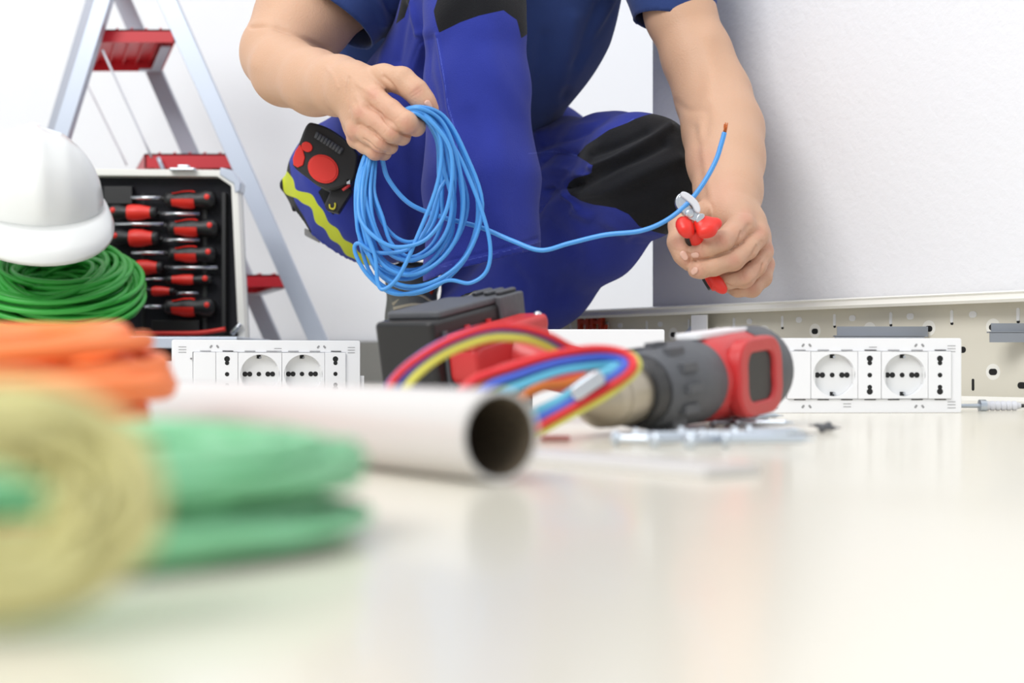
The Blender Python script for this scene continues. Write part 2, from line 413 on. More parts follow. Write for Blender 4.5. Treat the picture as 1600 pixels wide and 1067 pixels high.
# ---------------------------------------------------------------- socket plates
def shape8(cx, cy, r, d, vert, r2=None):
    """two overlapping pin holes as one outline"""
    r2 = r2 or r; out = []
    for i in range(28):
        a = 2*math.pi*i/28; ux, uy = math.cos(a), math.sin(a); m = 0
        al = uy if vert else ux
        for c_, rr in ((-d/2, r2), (d/2, r)):
            q = c_*al; disc = rr*rr-(c_*c_-q*q)
            if disc > 0: m = max(m, q+math.sqrt(disc))
        out.append((cx+m*ux, cy+m*uy))
    return out
def sq_ring(cx, cy, hw, hh, r, z, fr, n=48):
    v = []; 
    for i in range(n):
        a = 2*math.pi*(i+0.5)/n; c, s = math.cos(a), math.sin(a); k = min(hw/abs(c), hh/abs(s)); v.append((cx+k*c, cy+k*s, z))
    for i in range(n):
        a = 2*math.pi*(i+0.5)/n; v.append((cx+min(r, 1e9)*math.cos(a), cy+r*math.sin(a), z))
    for s1, s2 in ((1, 1), (-1, 1), (-1, -1), (1, -1)): v.append((cx+s1*hw, cy+s2*hh, z))
    f = [(i, (i+1) % n, n+(i+1) % n, n+i) for i in range(n)]
    for j, i in enumerate((n//8-1, 3*n//8-1, 5*n//8-1, 7*n//8-1)): f.append((i, 2*n+j, (i+1) % n))
    return to(fr, v), f
def socket_plate(fr, name, label, mods, left, w_=0.190, h_=0.071, tab=False, blank=False):
    t = thing(name, label, 'socket plate', fr[0], None)
    ox = left; my = h_/2+0.0005; top = 0.011
    body = prism(rrect(w_, h_, 0.002, 4, w_/2, h_/2), 0, 0.009, fr) if blank else ring_prism(rrect(w_, h_, 0.002, 4, w_/2, h_/2), rrect(0.1578, 0.0452, 0.0006, 4, left+0.07875, h_/2+0.0005), 0, 0.009, fr)
    fr0 = obj('frame', body, ['white'], t, smooth=True, bevel=0.0010)
    if blank: return t
    det = []
    def ln(cx, cy, w2, h2, mi, poly=None): det.append(with_mi(prism(poly or rrect(w2, h2, min(w2, h2)*0.4, 2, cx, cy), 0.0088, 0.0093, fr), mi))
    for cx in (0.0098, w_-0.0098):
        for cy in (h_-0.0072, h_-0.0100, h_-0.0127, 0.0048, 0.0078, 0.0105): ln(cx, cy, 0.0078, 0.0006, 0)
    for cx, s in ((w_*0.55, 1), (w_*0.42, -1)):
        for dy in (0, 0.0028): ln(cx, (h_-0.0085-dy) if s > 0 else (0.0060+dy), 0.0075, 0.0006, 0)
    for cx in (w_*0.215, w_*0.785):
        for cy in (h_-0.0068, 0.0062):
            for dx, tilt in ((-0.0033, 1), (0.0033, -1)):
                c, s = math.cos(0.9), math.sin(0.9)*tilt
                ln(0, 0, 0, 0, 0, [(cx+dx+a*s*0+a*0.45+b*0.0, cy+a*c*0.8+b) if False else (cx+dx+a*c-b*s, cy+a*s+b*c) for a, b in oval(0.0036, 0.0020)])
    obj('slot_mark', join(*det), ['slot'], fr0, smooth=False)['kind'] = 'stuff'
    N_ = sum(m[1] for m in mods)
    dd = []
    for i in range(7):
        for yy, on in ((my+0.0236, i in (3, 6) if not tab else i in (1, 6)), (my-0.0232, True)):
            dd.append(with_mi(prism(rrect(0.011, 0.0009, 0.0003, 2, ox+(i+0.55)*0.0225, yy), 0.0088, 0.0096, fr), 1 if on else 0))
    obj('clip_slot', join(*dd), ['slot', 'hole'], fr0, smooth=False)['kind'] = 'stuff'
    x = ox
    for kind, n in mods:
        w2 = n*0.0225; cx = x+w2/2; hw, hh = w2/2-0.0002, 0.0224
        if kind == 'blank':
            obj('blank_module', prism(rrect(hw*2, hh*2, 0.0006, 2, cx, my), 0.006, top+0.0006, fr), 'white', t, bevel=0.0006)
        elif kind == 'two':
            m = obj('socket_module', prism(rrect(hw*2, hh*2, 0.0006, 2, cx, my), 0.006, top+0.0004, fr), 'white', t, bevel=0.0006)
            hs = [shape8(cx, my+0.0135, 0.0029, 0.0042, True, 0.0022), circle(0.0022, 20, cx, my), shape8(cx, my-0.0135, 0.0022, 0.0042, True, 0.0029)]
            for q in hs: obj('pin_hole', prism(q, top, top+0.0006, fr), 'hole', m, smooth=False)
        else:
            r = 0.0201; hr = min(r, hw)
            a, f = sq_ring(cx, my, hw, hh, r, top, fr)
            side = box(cx-hw, cx+hw, my-hh, my+hh, 0.001, 0.0025, fr)
            wall = lathe([(r, 0.002), (r, top)], frame(to(fr, (cx, my, 0))[0], fr[1], fr[2], fr[3]), 48, cap=False)
            rim = ([], [])
            m = obj('socket_module', join((a, f), side, wall, box(cx-hw, cx+hw, my+hh-0.0004, my+hh, 0.002, top, fr), box(cx-hw, cx+hw, my-hh, my-hh+0.0004, 0.002, top, fr)), ['white'], t, smooth=False)
            obj('well', lathe([(r-0.0001, 0.0024), (r-0.0001, 0.0030)], frame(to(fr, (cx, my, 0))[0], fr[1], fr[2], fr[3]), 48), 'white2', m, smooth=False)
            for q in (shape8(cx-0.0118, my, 0.0026, 0.0048, False), circle(0.0023, 20, cx, my), shape8(cx+0.0118, my, 0.0026, 0.0048, False)):
                obj('pin_hole', prism(q, 0.0029, 0.0034, fr), 'hole', m, smooth=False)
            for sg_ in (1, -1):
                g = join(with_mi(box(cx-0.0022, cx+0.0018, my+sg_*0.0178-0.0018, my+sg_*0.0178+0.0018, 0.0029, 0.0038, fr), 0),
                         with_mi(box(cx-0.0002, cx+0.0018, my+sg_*0.0172-0.001, my+sg_*0.0172+0.001, 0.0035, 0.0075, fr), 1))
                obj('earth_contact', g, ['hole', 'steel'], m, smooth=False)
            for sg_ in (1, -1):
                obj('side_notch', box(cx+sg_*(r-0.0012)-0.0008, cx+sg_*(r-0.0012)+0.0008, my-0.008, my+0.008, 0.0028, top-0.001, fr), 'white2', m, smooth=False)
        x += w2
    for yy in (my+0.016, my-0.017): obj('screw', lathe([(0.001, 0.008), (0.001, 0.010)], frame(to(fr, (ox-0.0022, yy, 0))[0], fr[1], fr[2], fr[3]), 12), 'slot', t)
    if tab: obj('side_tab', box(w_-0.001, w_+0.005, 0.019, 0.034, 0.001, 0.006, fr), 'white', t, smooth=False, bevel=0.0006)
    return t
a = P(1190, 645, 1.353); b = P(1503, 644, 1.362); a[2] = b[2] = 0
ex = unit(b-a); pf = frame(a, ex, (0, 0, 1), np.cross(ex, (0, 0, 1)))
socket_plate(pf, 'socket_plate', 'white socket plate standing on the floor at the right, before the cream trunking', [('blank', 1), ('round', 2), ('two', 1), ('round', 2), ('two', 1)], 0.022)
a = P(268, 640, 1.445); b = P(560, 638, 1.51); a[2] = b[2] = 0
ex = unit(b-a); pf = frame(a, ex, (0, 0, 1), np.cross(ex, (0, 0, 1)))
socket_plate(pf, 'socket_plate', 'white socket plate behind the pipe, its two round sockets side by side', [('blank', 1), ('two', 1), ('round', 2), ('round', 2), ('two', 1)], 0.0205, w_=np.linalg.norm(b-a)+0.0, tab=True)
a = P(832, 642, 1.42); b = P(1037, 642, 1.42); a[2] = b[2] = 0
pf = frame(a, (1, 0, 0), (0, 0, 1), (0, -1, 0))
socket_plate(pf, 'socket_plate', 'plain white plate without sockets standing between the red drill and the trunking', [], 0.02, w_=b[0]-a[0], h_=0.0808, blank=True)

# ---------------------------------------------------------------- stepladder
ld = thing('stepladder', 'aluminium stepladder with red plastic steps standing by the back wall', 'stepladder', (-0.55, 2.6, 0))
def stile(name, xa, xb, z, w_, m, top=-60, xt=None):
    """xa = centre px at y=0, xb = centre px at y=533"""
    a = P(xa, 0, z); b = P(xb, 533, z); d = (a-b)/(a[2]-b[2]); lo = b-d*b[2]; hi = b+d*(0.80-b[2])
    fr = axis_frame(lo, hi, (0, 1, 0)); L = np.linalg.norm(hi-lo)
    # box section with a shallow channel down the face
    wv = w_/2; o = obj(name, prism([(-wv, -0.011), (wv, -0.011), (wv, 0.011), (wv*0.6, 0.011), (wv*0.6, 0.008), (-wv*0.6, 0.008), (-wv*0.6, 0.011), (-wv, 0.011)], 0, L, fr), m, ld, smooth=False, bevel=0.001)
    obj('foot_cap', prism(rrect(w_+0.006, 0.030, 0.004), -0.004, 0.03, fr), 'black', o, smooth=False)
    return lo, hi, fr, o
f1 = stile('stile', 262, 498, 2.46, 0.031, 'alu'); f2 = stile('stile', 192, 427, 2.77, 0.030, 'alud')
r1 = stile('rear_leg', 163, -2, 2.47, 0.027, 'alu'); r2 = stile('rear_leg', 146, -14, 2.79, 0.022, 'alud')
for st in (f1, f2):
    for t in (0.15, 0.45, 0.75):
        c = to(st[2], (0.006, 0.012, t*0.8))[0]
        obj('rivet', ellipsoid(c, 0.004, 0.004, 0.003, n=10, m=6), 'alud', st[3])
def step(xl, xr, ytop, lip):
    nl = P(xl, ytop, 2.5); nr = P(xr, ytop, 2.5); back = V(-0.085, 0.25, 0); hgt = lip/F*2.5
    fr = frame(nl, (1, 0, 0), back, (0, 0, 1)); L = nr[0]-nl[0]; B = np.linalg.norm(back)
    t = 0.003
    g = join(box(0, L, 0, B, -t, 0, fr), box(0, L, 0, t, -hgt, 0, fr), box(0, L, B-t, B, -hgt, 0, fr), box(0, t, 0, B, -hgt, 0, fr), box(L-t, L, 0, B, -hgt, 0, fr))
    for k in range(1, 6): g = join(g, box(L*k/6-0.002, L*k/6+0.002, 0, B, 0, 0.0025, fr), box(L*k/6-0.001, L*k/6+0.001, t, B-t, -hgt*0.5, -t, fr))
    s_ = obj('step', g, 'redstep', ld, smooth=False)
    obj('step_bracket', join(box(L*0.70, L*0.98, B-0.03, B-0.012, -hgt-0.003, -hgt, fr), box(L*0.85, L*0.97, 0.03, B-0.03, -hgt-0.003, -hgt, fr)), 'alu', s_, smooth=False)
step(138, 274, 46, 20); step(226, 368, 240, 22); step(316, 452, 429, 19)
a = P(160, -40, 2.5); 
obj('top_platform', box(-0.80, -0.56, 2.44, 2.80, 0.80, 0.835), 'redstep', ld, smooth=False, bevel=0.006)
for (x0, y0, z0, x1, y1, z1) in ((134, 128, 2.78, 198, 258, 2.75), (160, 78, 2.48, 237, 246, 2.5)):
    obj('safety_cord', tube(np.linspace(P(x0, y0, z0), P(x1, y1, z1), 6), 0.0022, 6), 'cord', ld)
obj('hinge_stay', tube(np.linspace(P(247, 246, 2.49), P(257, 270, 2.49), 4), 0.004, 6), 'alu', ld)

# ---------------------------------------------------------------- open tool case
ZC = 2.22
tc = thing('tool_case', 'open aluminium-edged tool case, lid upright, behind the bright green cable', 'tool case', (-0.70, 2.1, 0))
def R(x0, y0, x1, y1, z, d0, d1):
    a = P(x0, y0, z); b = P(x1, y1, z); return box(a[0], b[0], z+d0, z+d1, b[2], a[2])
lidp = [(-60, 262), (345, 266), (372, 284), (384, 528), (-60, 528)]
pts = [P(x, y, ZC) for x, y in lidp]; pl = [(p[0], p[2]) for p in pts]
LF = frame((0, ZC, 0), (1, 0, 0), (0, 0, 1), (0, 1, 0))
lid = obj('lid_shell', prism(pl, 0.026, 0.034, LF), 'alud', tc, smooth=False)
inn = [(-48, 273), (340, 276), (362, 291), (373, 526), (-48, 526)]; pi_ = [(P(x, y, ZC)[0], P(x, y, ZC)[2]) for x, y in inn]
obj('lid_rim', ring_prism(pl, pi_, -0.004, 0.030, LF), 'lip', tc, smooth=False, bevel=0.0015)
obj('lid_lining', prism(pi_, 0.020, 0.028, LF), 'foam', tc, smooth=False)
# lining side lips and pockets
g = join(R(160, 290, 205, 318, ZC, 0.006, 0.021), R(345, 300, 352, 520, ZC, 0.004, 0.021), R(235, 500, 310, 522, ZC, 0.006, 0.021), R(312, 300, 320, 520, ZC, 0.0185, 0.021), R(216, 300, 222, 520, ZC, 0.0185, 0.021))
obj('pocket', g, 'black', tc, smooth=False, bevel=0.002)
obj('corner_cap', prism([(P(x, y, ZC)[0], P(x, y, ZC)[2]) for x, y in [(345, 262), (362, 266), (378, 286), (376, 300), (368, 302), (366, 288), (344, 274)]], -0.006, 0.032, LF), 'alu', tc, smooth=False, bevel=0.002)
obj('corner_brace', tube(np.linspace(P(362, 522, ZC-0.012), P(376, 506, ZC-0.012), 4), 0.004, 8), 'steel', tc)
lt = obj('latch', join(R(280, 259, 298, 267, ZC, -0.014, 0.0), R(268, 264, 308, 269, ZC, -0.017, 0.0)), 'steel', tc, smooth=False, bevel=0.002)
# base tray
b0 = P(40, 528, 2.0); zt = P(0, 527, 2.0)[2]; xl = P(-60, 0, 2.0)[0]; xr = P(383, 0, 2.0)[0]+0.05
obj('base_shell', join(box(-0.82, -0.385, 1.96, 2.21, 0.0, 0.012), box(-0.82, -0.385, 1.955, 1.965, 0, zt-0.026), box(-0.82, -0.385, 2.20, 2.215, 0, zt-0.02), box(-0.825, -0.815, 1.955, 2.215, 0, zt-0.02), box(-0.39, -0.38, 1.955, 2.215, 0, zt-0.02)), 'black', tc, smooth=False)
o_ = [(-0.83, 1.95), (-0.376, 1.95), (-0.376, 2.218), (-0.83, 2.218)]; i_ = [(-0.815, 1.968), (-0.392, 1.968), (-0.392, 2.20), (-0.815, 2.20)]
obj('base_rim', ring_prism(o_, i_, zt-0.016, zt, frame((0, 0, 0), (1, 0, 0), (0, 1, 0), (0, 0, 1))), 'alu', tc, smooth=False, bevel=0.002)
obj('base_edge', ring_prism(o_, i_, 0.0, 0.05, frame((0, 0, 0), (1, 0, 0), (0, 1, 0), (0, 0, 1))), 'white', tc, smooth=False, bevel=0.002)
obj('tray_lining', box(-0.816, -0.391, 1.967, 2.201, 0.012, zt-0.012), 'foam', tc, smooth=False, bevel=0.002)
# screwdrivers held in the lid
def driver(hx0, hx1, y, hh, sx0, sx1, sy, face, lab, red=True, thin=False):
    z = ZC+0.003; c = P((hx0+hx1)/2, y, z); o = thing('screwdriver', lab, 'screwdriver', c, 'red and black screwdrivers in the case lid')
    a = P(hx0, y, z); b = P(hx1, y, z); r = hh/2/F*z
    if face > 0: a, b = a, b                # shaft on the left: neck at left
    else: a, b = b, a
    fr = axis_frame(a, b); L = np.linalg.norm(b-a)
    prof = [(r*0.45, 0), (r*0.75, L*0.03), (r*0.80, L*0.12), (r*0.62, L*0.20), (r*0.85, L*0.38), (r*0.9, L*0.52), (r*0.78, L*0.64), (r*1.0, L*0.78), (r*0.98, L*0.92), (r*0.7, L*0.99), (r*0.3, L)]
    obj('handle', lathe(prof, fr, 20), 'black', o)
    pr2 = [(r*0.70, L*0.14), (r*0.72, L*0.20), (r*0.93, L*0.36), (r*0.97, L*0.52), (r*0.86, L*0.60)]
    nn = 20; v, f = lathe([(q+0.0006, w_) for q, w_ in pr2], fr, nn, cap=False)
    keep = [q for j, q in enumerate(f) if (j % nn) in ((0, 1, 2, 3, 4, 5, 6, 10, 11, 12, 13, 14, 15, 16, 17, 18, 19) if not thin else range(20))]
    obj('grip', (v, keep), 'redgrip', o)
    cc = to(fr, (0, 0, L*0.86))[0]
    obj('grip_dot', ellipsoid(cc-V(0, r*0.93, -r*0.2), 0.0045, 0.0022, 0.0045, n=12, m=8), 'redgrip', o)
    p0 = P(sx0, sy, z); p1 = P(sx1, sy, z); obj('shaft', tube([p0, (p0+p1)/2, p1], 0.0032 if not thin else 0.0026, 10), 'steel', o)
    if face > 0: q0 = p1; q1 = a
    else: q0 = p0; q1 = a
    obj('ferrule', tube([q0+(q1-q0)*0.0, (q0+q1)/2, q1], 0.0038, 10), 'black', o)
D = [(258, 337, 312, 29, 205, 252, 309, 1, 'screwdriver at the top of the lid, shaft to the left'),
     (247, 168, 332, 25, 250, 312, 334, -1, 'screwdriver second from the top, shaft to the right'),
     (263, 341, 356, 29, 176, 256, 350, 1, 'screwdriver third from the top, shaft to the left'),
     (250, 172, 372, 28, 255, 312, 375, -1, 'screwdriver fourth from the top, shaft to the right'),
     (264, 338, 397, 27, 206, 258, 395, 1, 'screwdriver in the middle of the lid, handle to the right'),
     (256, 186, 418, 24, 262, 340, 418, -1, 'screwdriver below the middle one, long shaft to the right'),
     (259, 332, 437, 16, 226, 256, 436, 1, 'slim screwdriver third from the bottom, handle to the right'),
     (274, 214, 455, 15, 276, 310, 458, -1, 'slim screwdriver second from the bottom, shaft to the right'),
     (258, 337, 480, 30, 226, 254, 479, 1, 'thick screwdriver at the bottom of the lid, handle to the right')]
for hx0, hx1, y, hh, sx0, sx1, sy, fc, lab in D:
    if fc < 0: hx0, hx1 = min(hx0, hx1), max(hx0, hx1)
    driver(hx0, hx1, y, hh, sx0, sx1, sy, fc, 'red and black '+lab, thin=hh < 20)
pb = thing('plier_handle', 'thin red tool handle lying along the bottom of the open case lid', 'hand tool', P(300, 519, ZC-0.01))
obj('handle_arm', tube(catmull([P(212, 521, ZC-0.006), P(255, 521, ZC-0.006), P(310, 520, ZC-0.006), P(352, 514, ZC-0.006)], 6), 0.0035, 8), 'redgrip', pb)

# ---------------------------------------------------------------- coils of cable
def coil_path(R_, rb, n, rs, seed, squash=1.0, wob=1.0, kk=5, per=56, ell=1.0):
    r_ = random.Random(seed); keys = []
    for i in range(n*kk+1):
        a = r_.random()*2*math.pi; q = math.sqrt(r_.uniform(0.15, 1))*rb; keys.append((q*math.cos(a), q*math.sin(a)*squash))
    K = catmull([(a, b, 0) for a, b in keys], 12); m = n*per; out = []
    for i in range(m):
        th = 2*math.pi*i/per; u = i/m*(len(K)-1); j = int(u); t = u-j; k = K[j]*(1-t)+K[min(j+1, len(K)-1)]*t
        rr = R_+k[0]+wob*0.02*R_*math.sin(2*th+i*0.003); out.append((rr*math.cos(th)*ell, rr*math.sin(th), k[1]))
    return np.array(out)
def coil(name, label, cat, fr, m, R_, rb, n, rs, seed, **k):
    sides = k.pop('sides', 7)
    v = to(fr, coil_path(R_, rb, n, rs, seed, **k))
    o = obj(name, tube(v, rs, sides), m); return tag(o, label, cat)
c = P(92, 446, 2.02)
n_ = unit((0.12, -0.45, 0.90)); x_ = unit(np.cross((0, 1, 0.2), n_)); 
coil('cable_coil', 'thick coil of bright green cable under the white helmet', 'cable coil', frame(c+V(-0.006, 0.0, -0.002), x_, np.cross(n_, x_), n_), 'gcab', 0.079, 0.046, 84, 0.0042, 5, squash=0.85, ell=1.0, kk=2, wob=1.5)
# hank of orange cord, foreground mint coil, small yellow coil
coil('cable_coil', 'blurred bundle of orange cable on the floor at the left, beside the far pipe end', 'cable coil', frame((-0.258, 0.64, 0.032), (1, 0, 0.02), (0, 1, 0.06), (0, 0, 1)), 'ocab', 0.079, 0.027, 36, 0.0042, 9, squash=1.0, ell=1.0, kk=2)
coil('cable_coil', 'blurred mint green cable coil in the foreground, upper of the two stacked rings', 'cable coil', frame((-0.125, 0.375, 0.0212), (.93, .36, 0.0), (-.36, .93, 0.03), (0, 0, 1)), 'gcab2', 0.053, 0.018, 60, 0.0019, 12, squash=0.36, ell=1.22)
coil('cable_coil', 'blurred darker green cable coil lying flat on the floor under the mint green one', 'cable coil', frame((-0.122, 0.366, 0.0058), (.93, .36, 0), (-.36, .93, 0.0), (0, 0, 1)), 'gcab2', 0.055, 0.016, 40, 0.0019, 14, squash=0.24, ell=1.22)
n_ = unit((0.25, -0.93, 0.32)); x_ = unit(np.cross((0, 0, 1), n_))*1; yv = np.cross(n_, x_)
coil('cable_coil', 'very blurred small roll of pale yellow cable closest to the camera, bottom left', 'cable coil', frame((-0.0900, 0.252, 0.0228), x_, yv, n_), 'ycab', 0.0135, 0.0086, 60, 0.0011, 21, squash=0.9, ell=1.28)

# ---------------------------------------------------------------- helmet resting on the green coil
hc = P(53, 314, 1.97)
up = unit((0.16, -0.42, 0.90)); fw = unit(V(0.36, -0.85, -0.5)); fw = unit(fw-up*np.dot(fw, up)); sd = np.cross(up, fw)
hfz = frame(hc, fw, sd, up)
hm = thing('hard_hat', 'white safety helmet resting tilted on the green cable coil', 'helmet', hc)
def shell():
    nu, nv = 64, 26; v, f = [], []; RX, RY, RZ = 0.106, 0.091, 0.102
    for s_ in (0, 1):
        for j in range(nv+1):
            ph = math.pi/2*j/nv
            for i in range(nu):
                th = 2*math.pi*i/nu; k = math.cos(math.pi/2-ph); z = math.sin(math.pi/2-ph)
                ridge = 0.0045*math.exp(-(math.sin(th)*k/0.13)**2)*min(1, 2.2*max(0, 1-ph/(math.pi/2))**0.7+0.05) + 0.002*math.exp(-((abs(math.sin(th)*k)-0.42)/0.06)**2)*(1-j/nv)
                e = -0.003*s_; q = 1+ (ridge+e)/0.1
                bulge = 1+0.02*(ph/(math.pi/2))**3
                v.append((RX*k*math.cos(th)*q*bulge, RY*k*math.sin(th)*q*bulge, RZ*z*q-0.006*s_*0))
    for s_ in (0, 1):
        o_ = s_*(nv+1)*nu
        for j in range(nv):
            for i in range(nu): f.append((o_+j*nu+i, o_+j*nu+(i+1) % nu, o_+(j+1)*nu+(i+1) % nu, o_+(j+1)*nu+i))
    o_ = nv*nu; p_ = (nv+1)*nu+nv*nu
    for i in range(nu): f.append((o_+i, o_+(i+1) % nu, p_+(i+1) % nu, p_+i))
    return to(hfz, v), f
obj('shell', shell(), 'helmet', hm)
def brim():
    nu = 64; prof = [(0, 0.004), (0.35, 0.002), (0.75, -0.006), (1.0, -0.015), (1.0, -0.019), (0.7, -0.010), (0.3, -0.003), (0, -0.002)]; v, f = [], []
    for (t, z) in prof:
        for i in range(nu):
            th = 2*math.pi*i/nu; c, s = math.cos(th), math.sin(th)
            wd = 0.011+0.050*max(0, c)**1.5
            v.append(((0.108+wd*t)*c, (0.092+wd*0.85*t)*s, z*(0.5+0.9*max(0, c))))
    m_ = len(prof)
    for j in range(m_):
        for i in range(nu): f.append((j*nu+i, j*nu+(i+1) % nu, ((j+1) % m_)*nu+(i+1) % nu, ((j+1) % m_)*nu+i))
    return to(hfz, v), f
obj('brim', brim(), 'helmet', hm)

# ---------------------------------------------------------------- white pipe
pa = V(-0.0045, 0.560, 0.0187); pd = unit((-0.57, 0.822, 0)); pfz = axis_frame(pa, pa+pd)
pp = thing('plastic_pipe', 'short white plastic conduit pipe lying on the floor, its dark open end facing the camera', 'pipe', pa)
ro, ri, L = 0.0185, 0.0166, 0.34
obj('pipe_wall', lathe([(ri, 0.0), (ri+0.0006, -0.0005), (ro-0.0006, -0.0005), (ro, 0.0), (ro, L), (ri, L)], pfz, 64, cap=False), 'pvc', pp, auto=40)
obj('pipe_bore', lathe([(ri, 0.0), (ri, L)], pfz, 64, cap=False), 'pvcin', pp)

# ---------------------------------------------------------------- drill lying on its side
T = V(.0428, .905, .0225); E = V(.1915, 1.12, .043); df = axis_frame(T, E); L = np.linalg.norm(E-T)
hd = unit(V(-.195, .128, .0)); hd = unit(hd-df[3]*np.dot(hd, df[3])); nn_ = np.cross(df[3], hd); nn_ = nn_ if nn_[2] > 0 else -nn_
bf = frame(T, hd, nn_, df[3])
dr = thing('cordless_drill', 'red and black cordless drill lying on its side, chuck towards the camera', 'drill', T)
obj('chuck', lathe([(0.005, 0), (0.008, 0.001), (0.016, 0.016), (0.0185, 0.022), (0.0195, 0.024), (0.0195, 0.034), (0.0205, 0.035), (0.0210, 0.060), (0.0205, 0.062)], df, 36), 'chuck', dr, auto=35)
obj('chuck_jaw', lathe([(0.002, -0.010), (0.004, -0.009), (0.004, 0.002)], df, 12), 'black', dr)
obj('collar_ring', lathe([(0.020, 0.061), (0.0235, 0.063), (0.0250, 0.074), (0.0235, 0.080)], df, 36), 'black', dr, auto=35)
gb = lathe([(0.0245, 0.080), (0.0275, 0.086), (0.0285, 0.110), (0.0300, 0.120), (0.0305, 0.150), (0.029, 0.156)], df, 36)
for k in range(12):
    a = 2*math.pi*k/12; c_ = (0.0285*math.cos(a), 0.0285*math.sin(a))
    gb = join(gb, box(c_[0]-0.003, c_[0]+0.003, c_[1]-0.003, c_[1]+0.003, 0.092, 0.112, df))
obj('gearbox', gb, 'rubber', dr, auto=35)
obj('motor_housing', lathe([(0.0285, 0.152), (0.0315, 0.160), (0.033, 0.200), (0.0330, 0.235), (0.030, 0.246)], df, 36), 'red', dr, auto=35)
obj('rear_cap', lathe([(0.0335, 0.226), (0.0350, 0.230), (0.0345, 0.258), (0.028, 0.270), (0.014, 0.273)], df, 36), 'rubber', dr, auto=35)
# red hoop on the near side of the housing, rubber inset, white label on top
side = to(bf, (-0.031, 0, 0.20))[0]
nf = frame(T, df[3], nn_, -hd)
o8 = [(0.198+a, b) for a, b in rrect(0.075, 0.058, 0.02)]; i8 = [(0.198+a, b) for a, b in rrect(0.044, 0.036, 0.010)]
obj('side_guard', ring_prism(o8, i8, 0.024, 0.036, nf), 'red', dr, smooth=False, bevel=0.003)
obj('vent_panel', prism([(0.196+a, b) for a, b in rrect(0.046, 0.038, 0.010)], 0.024, 0.033, nf), 'black', dr, smooth=False)
obj('label_plate', prism([(0.190+a, b) for a, b in rrect(0.085, 0.020, 0.004)], 0.030, 0.0345, frame(T, df[3], hd, nn_)), 'white', dr, smooth=False, bevel=0.001)
# handle
hl = [(T+df[3]*0.185, 0.024), (T+df[3]*0.190+hd*0.05, 0.019), (T+df[3]*0.196+hd*0.10, 0.0185), (T+df[3]*0.200+hd*0.155+V(0, 0, 0.008), 0.021), (T+df[3]*0.200+hd*0.195+V(0, 0, 0.018), 0.030)]
pth = catmull([p for p, r in hl], 8); rr = np.interp(np.linspace(0, 4, len(pth)), range(5), [r for p, r in hl])
obj('handle', tube(pth, rr, 20), 'red', dr)
g1 = catmull([hl[0][0]+V(0, -0.004, 0.002), hl[1][0]+V(0, -0.004, 0.002), hl[2][0]+V(0, -0.004, 0.002)], 8)
obj('grip', tube(g1, np.interp(np.linspace(0, 2, len(g1)), range(3), [0.0225, 0.0195, 0.0175]), 20), 'rubber', dr)
obj('trigger', ellipsoid(T+df[3]*0.160+hd*0.042, 0.010, 0.012, 0.016), 'black', dr)
bc = V(-0.050, 1.185, 0.062); a2 = unit(V(0.565, 0.817, 0.19)); h2 = unit(hd-a2*np.dot(hd, a2)); n2 = np.cross(a2, h2); n2 = n2 if n2[2] > 0 else -n2
b2 = frame(bc, a2, h2, n2)
bt = obj('battery', prism(rrect(0.125, 0.060, 0.006), -0.048, 0.030, b2), 'black', dr, smooth=False, bevel=0.004)
obj('battery_cover', join(prism(rrect(0.085, 0.056, 0.006, cx=-0.006), 0.030, 0.036, b2)), 'rubber', bt, smooth=False, bevel=0.002)
obj('battery_latch', join(box(0.030, 0.064, -0.034, 0.012, 0.012, 0.036, b2), box(0.034, 0.060, -0.030, -0.024, 0.036, 0.040, b2), box(0.034, 0.060, -0.018, -0.012, 0.036, 0.040, b2), box(0.034, 0.060, -0.006, 0.0, 0.036, 0.040, b2)), 'rubber', bt, smooth=False, bevel=0.002)
for k in range(3): obj('battery_rib', box(-0.050+k*0.03, -0.046+k*0.03, -0.033, -0.030, -0.04, 0.02, b2), 'red' if k else 'rubber', bt, smooth=False)
obj('battery_mount', join(prism(rrect(0.110, 0.034, 0.01, cx=0.004), 0, 0.030, frame(bc-h2*0.032-n2*0.008, a2, n2, -h2)), box(-0.052, 0.058, -0.062, -0.030, 0.002, 0.018, b2)), 'red', dr, smooth=False, bevel=0.006)
obj('mount_screw', ellipsoid(bc-h2*0.055+a2*0.050+n2*0.016, 0.004, 0.004, 0.004), 'steel', dr)

# ---------------------------------------------------------------- loose coloured wires between pipe and drill
def wire(key, name, pts, dz, lab, r=0.0021):
    p = []
    for (x, y, z) in pts: p.append(P(x, y, z+dz))
    p = catmull(p, 10); p[:, 2] = np.maximum(p[:, 2], r)
    tag(obj('electrical_wire', tube(p, r, 8), key), lab, 'wire', 'coloured wires looped in front of the drill')
A1 = lambda o: [(590+o*11, 684, .82), (612+o*10, 598+o*7, .83), (680+o*2, 543+o*9, .84), (755, 513+o*9, .85), (810, 511+o*9, .86), (858-o*6, 524+o*7, .87), (900-o*10, 545+o*6, .88)]
B1 = lambda o: [(676+o*16, 684, .83), (728+o*14, 603+o*6, .83), (800+o*6, 573+o*8, .84), (870+o*2, 553+o*8, .85), (935, 545+o*8, .86), (980-o*6, 554+o*5, .86), (988-o*9, 576, .85), (950-o*10, 604-o*3, .85), (898-o*7, 634-o*3, .85), (852-o*8, 660-o*3, .85), (806-o*5, 688, .85)]
wire('w_red', 'w', A1(0)+[(960, 560, .90)], 0, 'red wire arching highest in front of the drill battery')
wire('w_blue', 'w', A1(1), 0.004, 'blue wire arching just under the red one in front of the battery')
wire('w_yellow', 'w', A1(1.9), 0.002, 'yellow-green wire lowest in the arch before the battery', 0.0027)
wire('w_violet', 'w', [(582, 684, .825), (604, 604, .835), (665, 548, .845), (740, 515, .855), (800, 508, .865)], 0.004, 'pale violet wire between the red and the blue one at the left of the arch', 0.0016)
